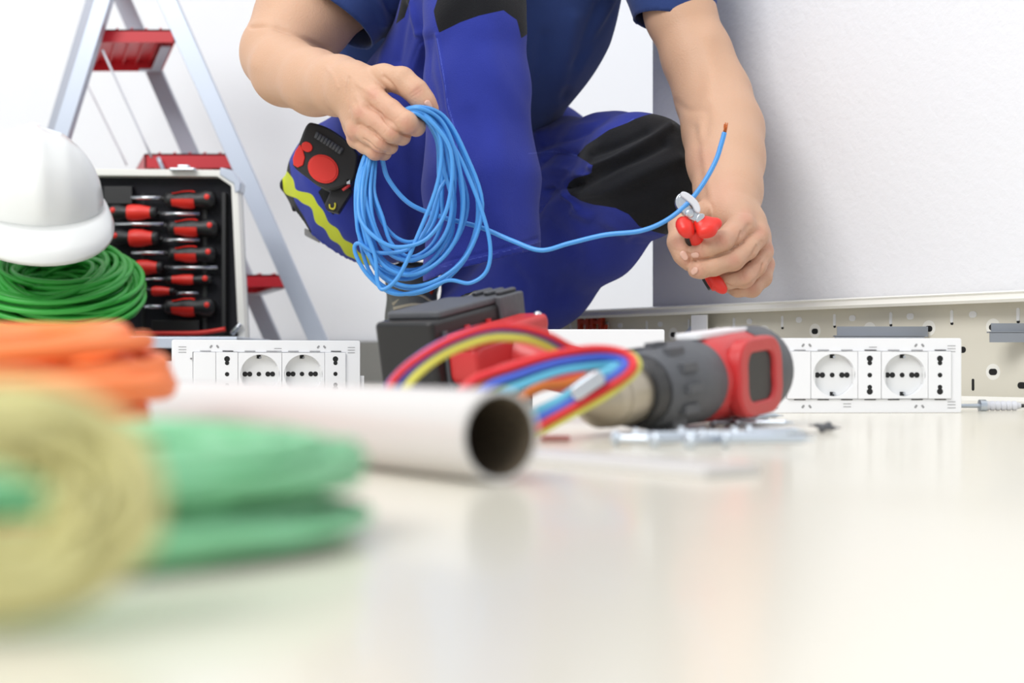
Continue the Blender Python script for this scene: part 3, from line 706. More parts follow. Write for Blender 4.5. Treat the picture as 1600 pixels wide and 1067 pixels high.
wire('w_red', 'w', B1(0), 0, 'red wire forming the outer edge of the loop over the drill chuck', 0.0027)
wire('w_orange', 'w', B1(0.75), 0.003, 'orange wire inside the red one in the loop over the chuck')
wire('w_blue', 'w', B1(1.6), 0, 'blue wire in the middle of the loop over the chuck', 0.0026)
wire('w_green', 'w', B1(2.5), 0.003, 'green wire inside the blue one in the loop over the chuck')
wire('w_sky', 'w', B1(3.3), 0.0, 'light blue wire innermost in the loop over the chuck', 0.0026)
wire('w_yellow', 'w', [(706, 684, .84), (760, 600, .845), (830, 572, .85), (900, 563, .86), (960, 552, .865), (990, 556, .865), (996, 578, .86), (958, 612, .85), (906, 642, .85), (858, 668, .85), (815, 692, .85)], 0.002, 'yellow wire crossing over the top of the chuck loop')
wire('w_red', 'w', [(670, 680, .86), (760, 590, .865), (830, 566, .87), (890, 563, .88), (930, 575, .89), (940, 600, .89)], 0.0, 'red wire lying behind the others at the left of the loop', 0.0034)
wire('w_orange', 'w', [(750, 680, .86), (830, 612, .87), (880, 600, .88), (930, 590, .885), (965, 600, .885)], 0.0, 'short orange wire low in the bundle behind the light blue one', 0.0030)
wb = thing('wire_clip', 'small shiny metal clip among the coloured wires above the chuck', 'clip', P(920, 603, .86))
obj('clip_shell', prism(rrect(0.022, 0.009, 0.003), -0.003, 0.003, frame(P(918, 602, .845), unit((0.8, 0, 0.55)), unit((-0.55, 0, 0.8)), (0, -1, 0))), 'steel', wb, smooth=False, bevel=0.001)

# ---------------------------------------------------------------- screws, wall plugs, flat strip
def screw(p, ang, L, r, lab, m='zinc'):
    d = unit((math.cos(ang), math.sin(ang), 0)); c = V(p[0], p[1], r*1.9); o = thing('screw', lab, 'screw', c, 'loose screws on the floor')
    fr = axis_frame(c, c+d); prof = []
    for k in range(int(L/0.0022)):
        z = 0.003+k*0.0022; prof += [(r*0.72, z), (r*1.05, z+0.0011)]
    prof += [(r*0.5, L+0.003), (0.0003, L+0.008)]
    obj('thread', lathe(prof, fr, 14), m, o)
    obj('head', lathe([(r*0.8, 0.004), (r*1.9, 0.0015), (r*1.9, 0), (r*1.2, -0.0012), (0.0005, -0.0013)], fr, 18), m, o)
def floor_at(x, y): z = H*F/(y-YH); return P(x, y, z)
SC = [(1112, 668, 0.3, .034, .0022, 'beside the rear of the drill'), (1135, 664, 0.6, .030, .0022, 'just right of the drill body'), (1160, 657, 0.2, .028, .002, 'nearest the left edge of the right socket plate'),
      (1150, 668, -0.3, .034, .0022, 'in front of the drill body screws'), (1178, 662, 1.0, .024, .002, 'touching the corner of the right socket plate'),
      (990, 692, 0.1, .036, .0024, 'below the chuck'), (1020, 700, 0.5, .034, .0024, 'right of the chuck, lowest on the floor'), (1062, 689, -0.2, .036, .0024, 'under the gearbox'),
      (1095, 694, 0.15, .040, .0024, 'in the middle of the scattered screws'), (1130, 700, 0.05, .044, .0026, 'long one at the front right of the heap'), (1145, 690, 0.4, .034, .0024, 'behind the long front one'),
      (960, 697, -0.4, .028, .0024, 'leftmost of the heap'), (1168, 684, 0.1, .030, .0022, 'at the right end of the heap'), (1075, 702, 0.7, .026, .0024, 'front one under the gearbox')]
for x, y, an, L, r, lb in SC: screw(floor_at(x, y), an, L, r, 'shiny zinc screw '+lb)
screw(floor_at(1205, 683), 0.0, .022, .0011, 'thin dark nail-like screw right of the heap', 'slot')
screw(floor_at(1283, 676), 0.5, .010, .0016, 'small dark screw in front of the right socket plate', 'rubber')
screw(floor_at(1296, 672), 2.4, .009, .0016, 'second small dark screw in front of the right socket plate', 'rubber')
wp = thing('wall_plug', 'pale grey ribbed wall plug with a screw lying right of the right socket plate', 'wall plug', P(1560, 633, 1.40))
c = P(1538, 633, 1.405); c[2] = 0.0052; fr = axis_frame(c, c+V(1, 0.03, 0))
prof = [(0.003, 0)]
for k in range(6): prof += [(0.0048, 0.001+k*0.0055), (0.0048, 0.004+k*0.0055), (0.0036, 0.0048+k*0.0055)]
obj('plug_body', lathe(prof+[(0.0028, 0.036)], fr, 18), 'cord', wp, auto=35)
obj('plug_screw', join(lathe([(0.002, -0.026), (0.0022, 0.0)], fr, 12), lathe([(0.002, -0.006), (0.0062, -0.005), (0.0062, 0.001), (0.003, 0.002)], fr, 16)), 'zinc', wp, auto=35)
obj('screw_tip', lathe([(0.002, 0.036), (0.0014, 0.052)], fr, 10), 'black', wp)
ws = floor_at(1100, 748); we = floor_at(820, 722)
d = unit(we-ws); nrm = np.cross((0, 0, 1), d); nrm = nrm if nrm[1] > 0 else -nrm
tag(obj('cover_strip', prism([(0, 0), (0, 0.0035), (0.003, 0.0045), (0.031, 0.0045), (0.034, 0.0035), (0.034, 0)], 0, 0.16, frame(ws, nrm, (0, 0, 1), d)), 'pvc', smooth=False, bevel=0.001), 'flat white cover strip on the floor between pipe end and screws', 'strip')
rb = floor_at(868, 688)  # red reflection in the floor, put in as a thin coloured slab
tag(obj('red_reflection_slab', prism(rrect(0.018, 0.012, 0.002, cx=rb[0], cy=rb[1]), 0, 0.003), 'pink', smooth=False, bevel=0.001), 'faint red reflection on the floor between pipe end and chuck, shaped as a thin slab', 'painted reflection')
# ---------------------------------------------------------------- the electrician
KNUCK = []
def skin_mat():
    m = mat('skin', lin(203, 163, 136), 0.48, spec=0.35, bump=0.25, scale=420, var=0.05, sss=0.12, vscale=18)
    N, L = nodes_of(m); b = N['Principled BSDF']; a = N.new('ShaderNodeAttribute'); a.attribute_name = 'redness'
    mx = N.new('ShaderNodeMix'); mx.data_type = 'RGBA'; mx.inputs[7].default_value = lin(202, 136, 122)
    L.new(a.outputs['Fac'], mx.inputs[0]); L.new(N['colour_mix'].outputs[2], mx.inputs[6]); L.new(mx.outputs[2], b.inputs['Base Color'])
    return m
def cloth_mat(name, base, attrs, bump=0.35):
    m = mat(name, base, 0.85, spec=0.2, bump=bump, scale=900, var=0.08, vscale=30); N, L = nodes_of(m); b = N['Principled BSDF']
    b.inputs['Sheen Weight'].default_value = 0.12
    prev = N['colour_mix'].outputs[2]
    for an, c in attrs:
        a = N.new('ShaderNodeAttribute'); a.attribute_name = an
        mr = N.new('ShaderNodeMapRange'); mr.inputs['From Min'].default_value = -0.4; mr.inputs['From Max'].default_value = 0.4; L.new(a.outputs['Fac'], mr.inputs['Value'])
        mx = N.new('ShaderNodeMix'); mx.data_type = 'RGBA'; L.new(mr.outputs[0], mx.inputs[0]); L.new(prev, mx.inputs[6]); mx.inputs[7].default_value = c; prev = mx.outputs[2]
    L.new(prev, b.inputs['Base Color']); return m
M['skin'] = skin_mat()
M['shirt'] = cloth_mat('navy_jersey', lin(48, 68, 124), [], 0.2)
M['trousers'] = cloth_mat('blue_work_cloth', lin(44, 56, 150), [('seam', lin(70, 84, 178)), ('black_patch', lin(17, 18, 23)), ('yellow_piping', lin(196, 206, 44))])
pn = thing('person', 'person squatting in blue work trousers and navy t-shirt, holding blue wire and cutters', 'person', V(-0.03, 1.8, 0))

# joints (pixel, pixel, distance) of both arms
def c3(*a): return [(P(x, y, z), r/F*z) for x, y, z, r in a]           # radius in px
ops = []
def add(lst, k, op='u'):
    for s_ in lst: ops.append((op, s_, k))
# torso and shoulders, neck
add(chain([(V(-.08, 1.99, .34), .105), (V(-.02, 1.82, .52), .125), (V(.01, 1.76, .62), .12)]), 0.03)
add(chain([(V(-.13, 1.80, .62), .06), (V(.02, 1.76, .66), .075), (V(.17, 1.72, .64), .06)]), 0.03)
add(chain([(V(.01, 1.74, .70), .058), (V(.01, 1.67, .78), .054)]), 0.03)
hd_c = V(.01, 1.63, .85)
add([seg(hd_c+V(0, .03, .01), hd_c+V(0, -.01, .03), .078, .078)], 0.03); add([seg(hd_c+V(0, -.03, -.03), hd_c+V(0, -.05, -.07), .055, .04)], 0.04)
add([seg(hd_c+V(0, -.085, .01), hd_c+V(0, -.105, -.03), .007, .013)], 0.012)
for s_ in (-1, 1):
    add([seg(hd_c+V(s_*.078, .012, -.03), hd_c+V(s_*.086, .02, .015), .010, .014)], 0.01); add([seg(hd_c+V(s_*.03, -.092, .012), hd_c+V(s_*.036, -.092, .012), .012, .012)], 0.008, 's')
# right arm (left in the picture)
add(chain(c3((612, -170, 1.80, 72), (540, -40, 1.74, 78), (474, 28, 1.70, 72), (436, 78, 1.665, 60))), 0.015)
add(chain(c3((430, 90, 1.655, 52), (446, 112, 1.62, 52), (492, 129, 1.555, 50), (528, 134, 1.50, 45), (556, 138, 1.462, 40))), 0.010)
# left arm
add(chain(c3((1035, -190, 1.73, 62), (1046, -60, 1.70, 58), (1062, 20, 1.68, 52), (1090, 90, 1.665, 52), (1112, 150, 1.65, 52))), 0.015)
add(chain(c3((1118, 155, 1.65, 50), (1130, 205, 1.61, 55), (1134, 250, 1.565, 52), (1138, 300, 1.52, 44), (1139, 335, 1.485, 37))), 0.03)

def finger(pts, k=0.004): return [('u', s_, k) for s_ in chain(c3(*pts))]
# right hand, closed over the coil: palm block, fingers curling down and under, thumb over the top
R_palm = [('u', s_, 0.012) for s_ in chain(c3((550, 137, 1.468, 36), (572, 142, 1.450, 25), (586, 150, 1.432, 18)))]
R_palm += [('u', s_, 0.012) for s_ in chain(c3((552, 148, 1.470, 32), (566, 165, 1.448, 22), (568, 178, 1.434, 17)))]
R_palm += [('u', s_, 0.012) for s_ in chain(c3((556, 152, 1.475, 32), (560, 182, 1.462, 22), (557, 204, 1.446, 16)))]
R_palm += [('u', s_, 0.010) for s_ in chain(c3((558, 160, 1.485, 30), (560, 195, 1.475, 20), (558, 218, 1.462, 15)))]
R_f = [finger([(586, 151, 1.430, 16.5), (611, 172, 1.416, 16), (635, 191, 1.405, 16.5), (650, 198, 1.420, 14), (644, 194, 1.440, 13)]),
       finger([(567, 176, 1.434, 16), (590, 191, 1.422, 15), (612, 207, 1.411, 15.5), (628, 213, 1.424, 13), (620, 206, 1.446, 12)]),
       finger([(556, 199, 1.446, 15.5), (574, 210, 1.434, 13.5), (594, 223, 1.422, 14), (609, 228, 1.434, 12), (604, 218, 1.455, 12.5)]),
       finger([(556, 217, 1.461, 14.5), (570, 227, 1.450, 12.5), (586, 237, 1.439, 12.5), (600, 239, 1.450, 10.5), (596, 229, 1.467, 11)])]
R_t = finger([(566, 128, 1.462, 24), (600, 122, 1.445, 19), (628, 126, 1.430, 18.5), (650, 143, 1.424, 16.5), (664, 161, 1.424, 14.5), (674, 172, 1.427, 11)], 0.010)
# left hand, closed on the cutters
L_palm = [('u', s_, 0.012) for s_ in chain(c3((1138, 325, 1.490, 37), (1150, 340, 1.470, 27), (1160, 352, 1.452, 20)))]
L_palm += [('u', s_, 0.012) for s_ in chain(c3((1150, 330, 1.495, 32), (1170, 350, 1.482, 24), (1184, 366, 1.464, 18)))]
L_palm += [('u', s_, 0.012) for s_ in chain(c3((1152, 345, 1.505, 30), (1176, 370, 1.498, 24), (1191, 390, 1.478, 17)))]
L_palm += [('u', s_, 0.012) for s_ in chain(c3((1150, 365, 1.515, 30), (1172, 392, 1.510, 24), (1194, 412, 1.494, 15)))]
L_f = [finger([(1155, 353, 1.450, 20), (1143, 366, 1.436, 18), (1127, 378, 1.423, 17), (1106, 388, 1.420, 14.5), (1092, 393, 1.423, 13.5), (1086, 396, 1.427, 11)]),
       finger([(1183, 370, 1.462, 17.5), (1167, 389, 1.446, 16.5), (1146, 406, 1.431, 16.5), (1116, 416, 1.422, 14.5), (1094, 421, 1.422, 14), (1086, 423, 1.425, 11)]),
       finger([(1193, 394, 1.476, 16), (1181, 416, 1.461, 15.5), (1163, 434, 1.447, 15.5), (1138, 438, 1.444, 13), (1122, 432, 1.456, 12)]),
       finger([(1196, 413, 1.492, 15), (1191, 434, 1.478, 14.5), (1175, 450, 1.466, 14), (1153, 451, 1.462, 12.5), (1136, 445, 1.470, 11)])]
L_t = finger([(1112, 335, 1.490, 26), (1082, 340, 1.470, 19), (1064, 352, 1.452, 17), (1063, 378, 1.438, 17.5), (1071, 398, 1.434, 15.5), (1079, 412, 1.434, 12)], 0.010)
def group(l): return [('u' if op == 'u' else op, s_, k) for op, s_, k in l]
for palm, fs, th in ((R_palm, R_f, R_t), (L_palm, L_f, L_t)):
    ops += palm
    for q in fs: ops.append(('g', q, 0.0016))
    ops.append(('g', th, 0.0030))
v, q = nets(ops, (-.40, 1.36, .10), (.36, 2.12, 1.0), 0.0021, 22)
v = relax(v, q, 1, 0.4)
fc_ = v[q].mean(1); X_, Y_ = project(fc_); sel = (fc_[:, 1] < 1.50) & (((X_ < 700) & (X_ > 530)) | ((X_ > 1040) & (Y_ > 315)))
v, q, ng, nid = refine(v, q, sel); nid = np.unique(np.concatenate([nid, q[len(q)-4*int(sel.sum()):].ravel()])); v = snap(ops, v, nid)
cr = [([(590, 174), (596, 179), (604, 192), (616, 203), (628, 209), (642, 213)], 1.7, -1.8), ([(576, 199), (584, 205), (595, 216), (609, 224), (622, 228)], 1.6, -1.7), ([(568, 217), (576, 222), (587, 232), (600, 237), (611, 241)], 1.5, -1.5),
      ([(1158, 362), (1150, 380), (1136, 393), (1112, 403), (1082, 409)], 1.7, -1.8), ([(1182, 384), (1172, 402), (1156, 419), (1136, 427), (1106, 433)], 1.7, -1.8), ([(1192, 412), (1186, 430), (1170, 445), (1150, 449), (1135, 444)], 1.6, -1.6),
      ([(1075, 395), (1079, 402), (1078, 410)], 1.5, -1.2), ([(545, 122), (543, 145), (545, 170)], 3, -1.0, 1.4, 1.6), ([(392, 42), (425, 43), (465, 56), (512, 78)], 3.5, -2.6),
      ([(617, 187), (630, 176), (638, 172)], 1.4, -0.5), ([(600, 208), (606, 200)], 1.4, -0.4), ([(600, 120), (612, 132), (622, 150)], 3, -1.6, 1.3, 1.46), ([(640, 148), (655, 138)], 1.4, -0.5), ([(643, 152), (658, 142)], 1.4, -0.4),
      ([(560, 132), (585, 148)], 4, 0.9), ([(556, 150), (566, 172)], 4, 0.7), ([(553, 165), (556, 195)], 4, 0.6), ([(572, 160), (578, 168)], 4, -0.8), ([(560, 188), (562, 194)], 4, -0.6),
      ([(1122, 372), (1130, 386)], 1.4, -0.5), ([(1126, 370), (1134, 384)], 1.2, -0.4), ([(1141, 398), (1149, 414)], 1.4, -0.5), ([(1145, 396), (1153, 412)], 1.2, -0.4), ([(1158, 424), (1164, 440)], 1.3, -0.5),
      ([(1096, 384), (1099, 398)], 1.2, -0.5), ([(1098, 414), (1102, 428)], 1.2, -0.5), ([(1052, 390), (1078, 396)], 1.3, -0.5), ([(1170, 352), (1160, 366)], 3.5, -1.2), ([(1190, 378), (1182, 392)], 3, -1.0), ([(1199, 402), (1192, 414)], 3, -0.8),
      ([(1055, 160), (1075, 172), (1098, 172)], 6, -1.2), ([(1106, 165), (1104, 200), (1094, 225)], 7, -1.0), ([(1085, 200), (1092, 260), (1102, 315)], 7, -1.1), ([(1094, 195), (1102, 255), (1112, 315)], 6, 0.9), ([(1105, 60), (1112, 120), (1108, 155)], 14, 2.5),
      ([(420, 45), (400, 75), (396, 100)], 12, 2.0), ([(510, 105), (520, 118), (527, 136)], 3, 0.9)]
v = folds(v, q, cr)
body = obj('body', (v, q.tolist()+ng), 'skin', pn)
x, y = project(v); kn = [(583, 147, 9), (562, 176, 9), (552, 203, 8), (546, 215, 7), (634, 192, 8), (613, 208, 7), (596, 224, 7), (588, 240, 9), (652, 142, 8), (672, 165, 9), (1165, 340, 11), (1188, 362, 10), (1203, 385, 10), (1207, 415, 8), (1130, 378, 9), (1147, 406, 9), (1163, 432, 9), (1176, 450, 9), (1060, 380, 9), (1072, 405, 8), (1092, 397, 9), (1090, 424, 9), (1130, 300, 24), (640, 203, 10), (1150, 365, 22), (1180, 420, 30), (590, 185, 30), (1100, 250, 20)]
red = np.zeros(len(v))
for kx, ky, kr in kn: red = np.maximum(red, np.exp(-((x-kx)**2+(y-ky)**2)/(kr*1.3)**2)*(0.75 if kr < 15 else 0.4))
red[v[:, 1] > 1.58] = 0
attr(body, 'redness', red*0.6)
BN = net_normals(v, q)
def nail(pos, along, wid, ln):
    dd = np.hypot(x-pos[0], y-pos[1]); c_ = np.nonzero(dd < 3.0)[0]; i = c_[np.argmin(v[c_, 1])]; c = v[i]; near = np.linalg.norm(v-c, axis=1) < 0.004; nr = unit(BN[near].mean(0)); z = c[1]
    al = unit((along[0], 0, -along[1])); al = unit(al-nr*np.dot(al, nr)); sd_ = np.cross(al, nr)
    o = nets([('u', seg(c-al*ln/F*z*.45, c+al*ln/F*z*.45, wid/F*z, wid/F*z*.9, nr, .32), 0)], c-.012, c+.012, .0006, 16)
    obj('fingernail', o, 'nail', body)
nail((671, 166), (0.6, 0.8), 5.2, 7); nail((1084, 400), (-0.9, 0.35), 4.8, 6.5); nail((1083, 425), (-0.85, 0.5), 5.2, 6.5); nail((1069, 402), (0.55, 0.85), 5.4, 7)
# face and hair (above the picture)
for s_ in (-1, 1):
    e = hd_c+V(s_*.032, -.080, .012); ey = obj('eye', ellipsoid(e, .012, .011, .0085), 'eye', body); obj('iris', ellipsoid(e+V(0, -.0085, -.002), .005, .003, .005), 'iris', body)
obj('mouth', ellipsoid(hd_c+V(0, -.088, -.062), .022, .006, .006), 'lips', body)
obj('hair', nets([('u', seg(hd_c+V(0, .040, .022), hd_c+V(0, .0, .048), .082, .080), 0), ('s', seg(hd_c+V(0, -.09, -.05), hd_c+V(0, -.11, .04), .075, .07), .01), ('s', seg(hd_c+V(0, 0, -.14), hd_c+V(0, 0, -.10), .09, .09), .01)], hd_c-V(.1, .13, .13), hd_c+V(.1, .15, .15), 0.004), 'hair', pn)

# ---- t-shirt
sh = []
for s_ in chain([(V(-.085, 1.99, .33), .128), (V(-.06, 1.94, .40), .118), (V(-.02, 1.83, .51), .148), (V(.01, 1.77, .61), .150)]): sh.append(('u', s_, 0.03))
for s_ in chain([(V(-.14, 1.81, .61), .072), (V(.02, 1.77, .665), .085), (V(.17, 1.73, .64), .068)]): sh.append(('u', s_, 0.04))
for s_ in chain(c3((612, -170, 1.80, 86), (560, -70, 1.75, 92), (530, -15, 1.728, 86), (500, 30, 1.70, 84))): sh.append(('u', s_, 0.03))
for s_ in chain(c3((625, -40, 1.84, 92), (605, 60, 1.90, 88), (610, 160, 1.96, 92))): sh.append(('u', s_, 0.03))
hem = P(560, 33, 1.66); axd = unit(V(-.5, -.12, -.87))
for s_ in chain(c3((1035, -190, 1.73, 74), (1040, -60, 1.70, 68), (1052, 0, 1.685, 68))): sh.append(('u', s_, 0.03))
v, q = nets(sh, (-.40, 1.55, .16), (.36, 2.2, .85), 0.0034, 20)
def cut(v, q, keep):
    q = q[keep[q].all(1)]; u = np.unique(q); m = np.full(len(v), -1); m[u] = np.arange(len(u)); return v[u], m[q]
x, y = project(v)
# sleeve openings and neckline cut through the cloth
dR = (v-hem)@axd; hemL = P(1010, 4, 1.62); axL = unit(V(-.15, -.05, -1))
dL = (v-hemL)@axL
nk = np.linalg.norm(v-V(.01, 1.70, .76), axis=1)
nearR = (x < 640) & (v[:, 2] > .36); nearL = (x > 985)
dist_arm = np.min([dist(s_, v) for s_ in chain(c3((560, -70, 1.75, 104), (490, 30, 1.70, 100)))], 0)
dist_armL = np.min([dist(s_, v) for s_ in chain(c3((1040, -60, 1.70, 70), (1052, 0, 1.685, 68)))], 0)
keep = ~((dR > 0) & (dist_arm < 0.02) & nearR) & ~((dL > 0) & (dist_armL < 0.012) & nearL) & (nk > .075)
v, q = cut(v, q, keep)
bd = border(q); dR = (v-hem)@axd; dL = (v-hemL)@axL
for dd_, ax_, cond in ((dR, axd, v[:, 0] < -.10), (dL, axL, v[:, 0] > .12)):
    m_ = bd[(np.abs(dd_[bd]) < .009) & cond[bd]]; v[m_] -= dd_[m_][:, None]*ax_
v = folds(v, q, [([(895, 30), (880, 100), (862, 200)], 14, 5), ([(935, 10), (905, 90), (880, 150)], 9, -4), ([(960, -10), (925, 60), (890, 130)], 10, 5), ([(850, 60), (835, 140), (830, 200)], 14, -5), ([(980, -20), (950, 30), (900, 100)], 7, -3),
                 ([(600, -10), (612, 20), (640, 40)], 6, -4), ([(560, -20), (590, 10), (600, 38)], 7, 3), ([(640, 20), (660, 40), (690, 55)], 9, 6), ([(508, -12), (530, 12), (566, 32), (600, 40)], 2.2, 1.0)])
so = obj('t_shirt', (v, q), 'shirt', pn); mo = so.modifiers.new('thick', 'SOLIDIFY'); mo.thickness = 0.0022; mo.offset = -1

# ---- trousers
tr_ = []
def addt(pts, k=0.03, n=None, fl=1.0):
    for s_ in chain(c3(*pts), n, fl): tr_.append(('u', s_, k))
# pelvis and seat
for s_ in chain([(V(-.175, 1.97, .29), .108), (V(-.08, 2.03, .33), .135), (V(.03, 2.04, .31), .115)]): tr_.append(('u', s_, 0.03))
addt([(543, 278, 1.90, 92), (592, 285, 1.86, 108)])
addt([(515, 318, 1.90, 60), (449, 289, 1.90, 11)], 0.012)
# right thigh (left in the picture), towards the knee above the frame
addt([(582, 296, 1.90, 116), (652, 165, 1.80, 92), (712, 20, 1.70, 80), (742, -70, 1.64, 78)], 0.022)
# right shin: wide straight leg, hem cut flat
addt([(742, -70, 1.635, 80), (742, 30, 1.60, 74), (746, 140, 1.60, 78), (752, 280, 1.60, 86), (756, 470, 1.60, 96)], 0.02)
# left thigh and knee
addt([(800, 275, 2.02, 92), (880, 270, 1.90, 82), (955, 262, 1.78, 82), (1002, 264, 1.68, 80)], 0.02)
addt([(1000, 262, 1.68, 80), (1010, 290, 1.66, 74)], 0.02)
addt([(900, 365, 1.86, 56), (735, 462, 2.0, 60)], 0.02)
addt([(1004, 285, 1.665, 76), (930, 360, 1.75, 72), (850, 430, 1.84, 76), (745, 520, 1.94, 76)], 0.03)
v, q = nets(tr_, (-.42, 1.40, .0), (.32, 2.30, .62), 0.0032, 20)
# right hem and left hem
h1 = P(762, 402, 1.60); hn = unit(V(0.10, -0.10, -1)); a1 = P(742, 30, 1.6); 
legR = np.min([dist(s_, v) for s_ in chain(c3((752, 250, 1.60, 88), (756, 480, 1.60, 100)))], 0) < 0.012
h2_ = P(712, 500, 1.95); hn2 = unit(P(745, 520, 1.94)-P(850, 430, 1.84)); legL = (v-h2_)@hn2 > 0
x, y = project(v); hemline = np.interp(x, [640, 690, 735, 790, 845], [448, 428, 415, 401, 388])
keep = ~(legR & (y > hemline) & (v[:, 1] < 1.72)) & ~(legL & (v[:, 1] > 1.8) & (v[:, 2] < .25) & (x < 760))
# keep the seat that hangs behind the hem
v, q = cut(v, q, keep)
x, y = project(v); bd = border(q); hl_ = np.interp(x, [640, 690, 735, 790, 845], [448, 428, 415, 401, 388]); m_ = bd[(np.abs(y[bd]-hl_[bd]) < 9) & (v[bd, 1] < 1.72)]
v[m_, 2] -= (hl_[m_]-y[m_])/F*v[m_, 1]
m_ = bd[(v[bd, 1] > 1.8) & (np.abs((v[bd]-h2_)@hn2) < .008)]; v[m_] -= ((v[m_]-h2_)@hn2)[:, None]*hn2
fc_ = v[q].mean(1); X_, Y_ = project(fc_); sel = (Y_ > -10) & (Y_ < 520) & ((net_normals(v, q)[q[:, 0]]*unit_rows(fc_-V(0, 0, H))).sum(1) < .2)
v, q, ng, nid = refine(v, q, sel)
TP = [([(683, 55), (692, 110), (700, 165), (712, 205), (716, 260)], 3.0, 2.4, 1.3, 1.75), ([(660, 55), (648, 85), (640, 120), (660, 70)], 9, 5, 1.3, 1.9), ([(672, 60), (668, 110), (680, 170)], 9, -4, 1.3, 1.8),
      ([(645, 170), (646, 260), (655, 380)], 12, -2.5, 1.3, 1.9), ([(700, 250), (708, 330), (712, 420)], 18, 3.5), ([(760, 60), (770, 180), (768, 330)], 26, 3.0), ([(735, 180), (744, 300), (748, 400)], 14, -2.0),
      ([(690, 412), (740, 398), (800, 384), (840, 372)], 2.0, -1.2, 1.3, 1.66), ([(690, 418), (740, 404), (800, 390), (842, 378)], 3, 0.8, 1.3, 1.66),
      ([(612, 20), (600, 70), (596, 120)], 8, 4), ([(636, 10), (630, 50), (622, 95)], 7, -4), ([(640, 5), (652, 40), (655, 50)], 5, 4), ([(590, 60), (580, 100), (590, 130)], 8, -4),
      ([(500, 190), (540, 230), (600, 280)], 12, -5), ([(470, 250), (500, 320), (560, 380)], 12, 3), ([(600, 270), (620, 330), (640, 400)], 14, 5), ([(560, 300), (580, 350), (620, 400)], 9, -4),
      # left leg: knee folds
      ([(905, 290), (960, 262), (1010, 240), (1040, 225)], 8, -6.25, 1.5, 2.4), ([(925, 262), (980, 240), (1020, 215), (1045, 200)], 7, 6.25, 1.5, 2.4), ([(892, 305), (950, 300), (1010, 270), (1060, 250)], 11, 5.625, 1.5, 2.4), ([(925, 240), (970, 225), (1010, 205)], 6, -4.375, 1.5, 2.4), ([(1010, 300), (1040, 320), (1075, 315)], 14, -3.75, 1.5, 2.4),
      ([(850, 250), (870, 238), (900, 240)], 5, -5.0, 1.66, 2.4), ([(852, 270), (870, 262), (905, 270)], 8, 7.5, 1.66, 2.4), ([(856, 298), (880, 292), (915, 278)], 6, -8.75, 1.66, 2.4), ([(850, 325), (880, 318), (900, 305)], 8, 5.0, 1.66, 2.4), ([(842, 210), (880, 200), (930, 196)], 7, 3.75, 1.66, 2.4), ([(850, 225), (900, 214), (950, 192)], 5, -3.75, 1.66, 2.4),
      ([(846, 238), (860, 234), (880, 232), (902, 243), (920, 220)], 2.0, 1.75, 1.66, 2.4), ([(930, 345), (980, 375), (1020, 385)], 9, -5.0, 1.5, 2.4), ([(860, 350), (900, 400), (880, 460)], 16, -5.0, 1.66, 2.4), ([(900, 330), (940, 350), (980, 372)], 9, 5.0, 1.5, 2.4), ([(905, 325), (880, 295), (888, 280), (915, 274)], 4, 3.75, 1.5, 2.4),
      ([(800, 420), (820, 450), (810, 490)], 12, -3.75, 1.66, 2.4)]
v = folds(v, q, TP)
x, y = project(v)
nz = 0.0014*np.sin(v[:, 0]*61+2*np.sin(v[:, 2]*37))*np.sin(v[:, 2]*43+v[:, 1]*29+1.3*np.sin(v[:, 0]*53)); N_ = net_normals(v, q); v = v+N_*nz[:, None]
to_ = obj('trousers', (v, q.tolist()+ng), 'trousers', pn); mo = to_.modifiers.new('thick', 'SOLIDIFY'); mo.thickness = 0.0025; mo.offset = -1
N_ = net_normals(v, q); fc = (N_*unit_rows(v-V(0, 0, H))).sum(1) < 0.25
KP = [(901, 243), (916, 227), (952, 204), (989, 187), (1016, 178), (1036, 174), (1110, 165), (1130, 300), (1110, 372), (1043, 367), (1020, 362), (999, 355), (982, 335), (962, 325), (928, 320), (905, 313), (891, 305), (886, 295), (889, 286), (897, 279), (911, 276), (923, 271), (925, 258)]
RP = [(678, 17), (687, 51), (703, 43), (719, 35), (748, 25), (787, 16), (807, 31), (813, 60), (840, 40), (870, -150), (850, -290), (650, -290), (640, -120), (683, 0)]
SP = [(617, 38), (632, 27), (642, -5), (628, -5)]
CP = [(410, 290), (453, 250), (456, 288), (461, 312), (470, 330), (488, 362), (476, 375), (430, 330)]
FP = [(497, 300), (530, 262), (575, 235), (575, 258), (548, 298), (521, 336), (510, 326)]
bp = np.maximum.reduce([np.where((v[:, 1] < 1.86), poly_sd(x, y, KP), -9), np.where(v[:, 1] < 1.78, poly_sd(x, y, RP), -9), poly_sd(x, y, SP), poly_sd(x, y, CP), poly_sd(x, y, FP)])
YL = catmull([(446, 272), (455, 298), (472, 306), (489, 318), (502, 342), (528, 372), (556, 398), (580, 410)], 6); yw = 7.5
yp = yw+1.8*np.sin(x/6.5+y/9)-poly_dist(x, y, [tuple(p[:2]) for p in YL]); yp = np.where(v[:, 1] < 2.0, yp, -9)
SM = [[(683, 60), (692, 110), (700, 165), (712, 205), (716, 262)], [(690, 418), (740, 404), (800, 390), (846, 377)], [(903, 243), (930, 222), (990, 186)], [(826, 240), (868, 236), (903, 243)], [(904, 238), (935, 252)], [(722, 30), (786, 11)]]
sm_ = np.full(len(v), -9.0)
for L_ in SM: sm_ = np.maximum(sm_, 1.0-poly_dist(x, y, L_))
for nm, a in (('black_patch', bp), ('yellow_piping', yp), ('seam', sm_)): attr(to_, nm, np.where(fc, a, -9))
obj('belt_loop_tab', prism(rrect(0.022, 0.010, 0.002), -0.004, 0.004, frame(P(488, 368, 1.90), unit((1, 0.2, -0.5)), (0, 0, 1), (0, -1, 0))), 'slot', to_, smooth=False)

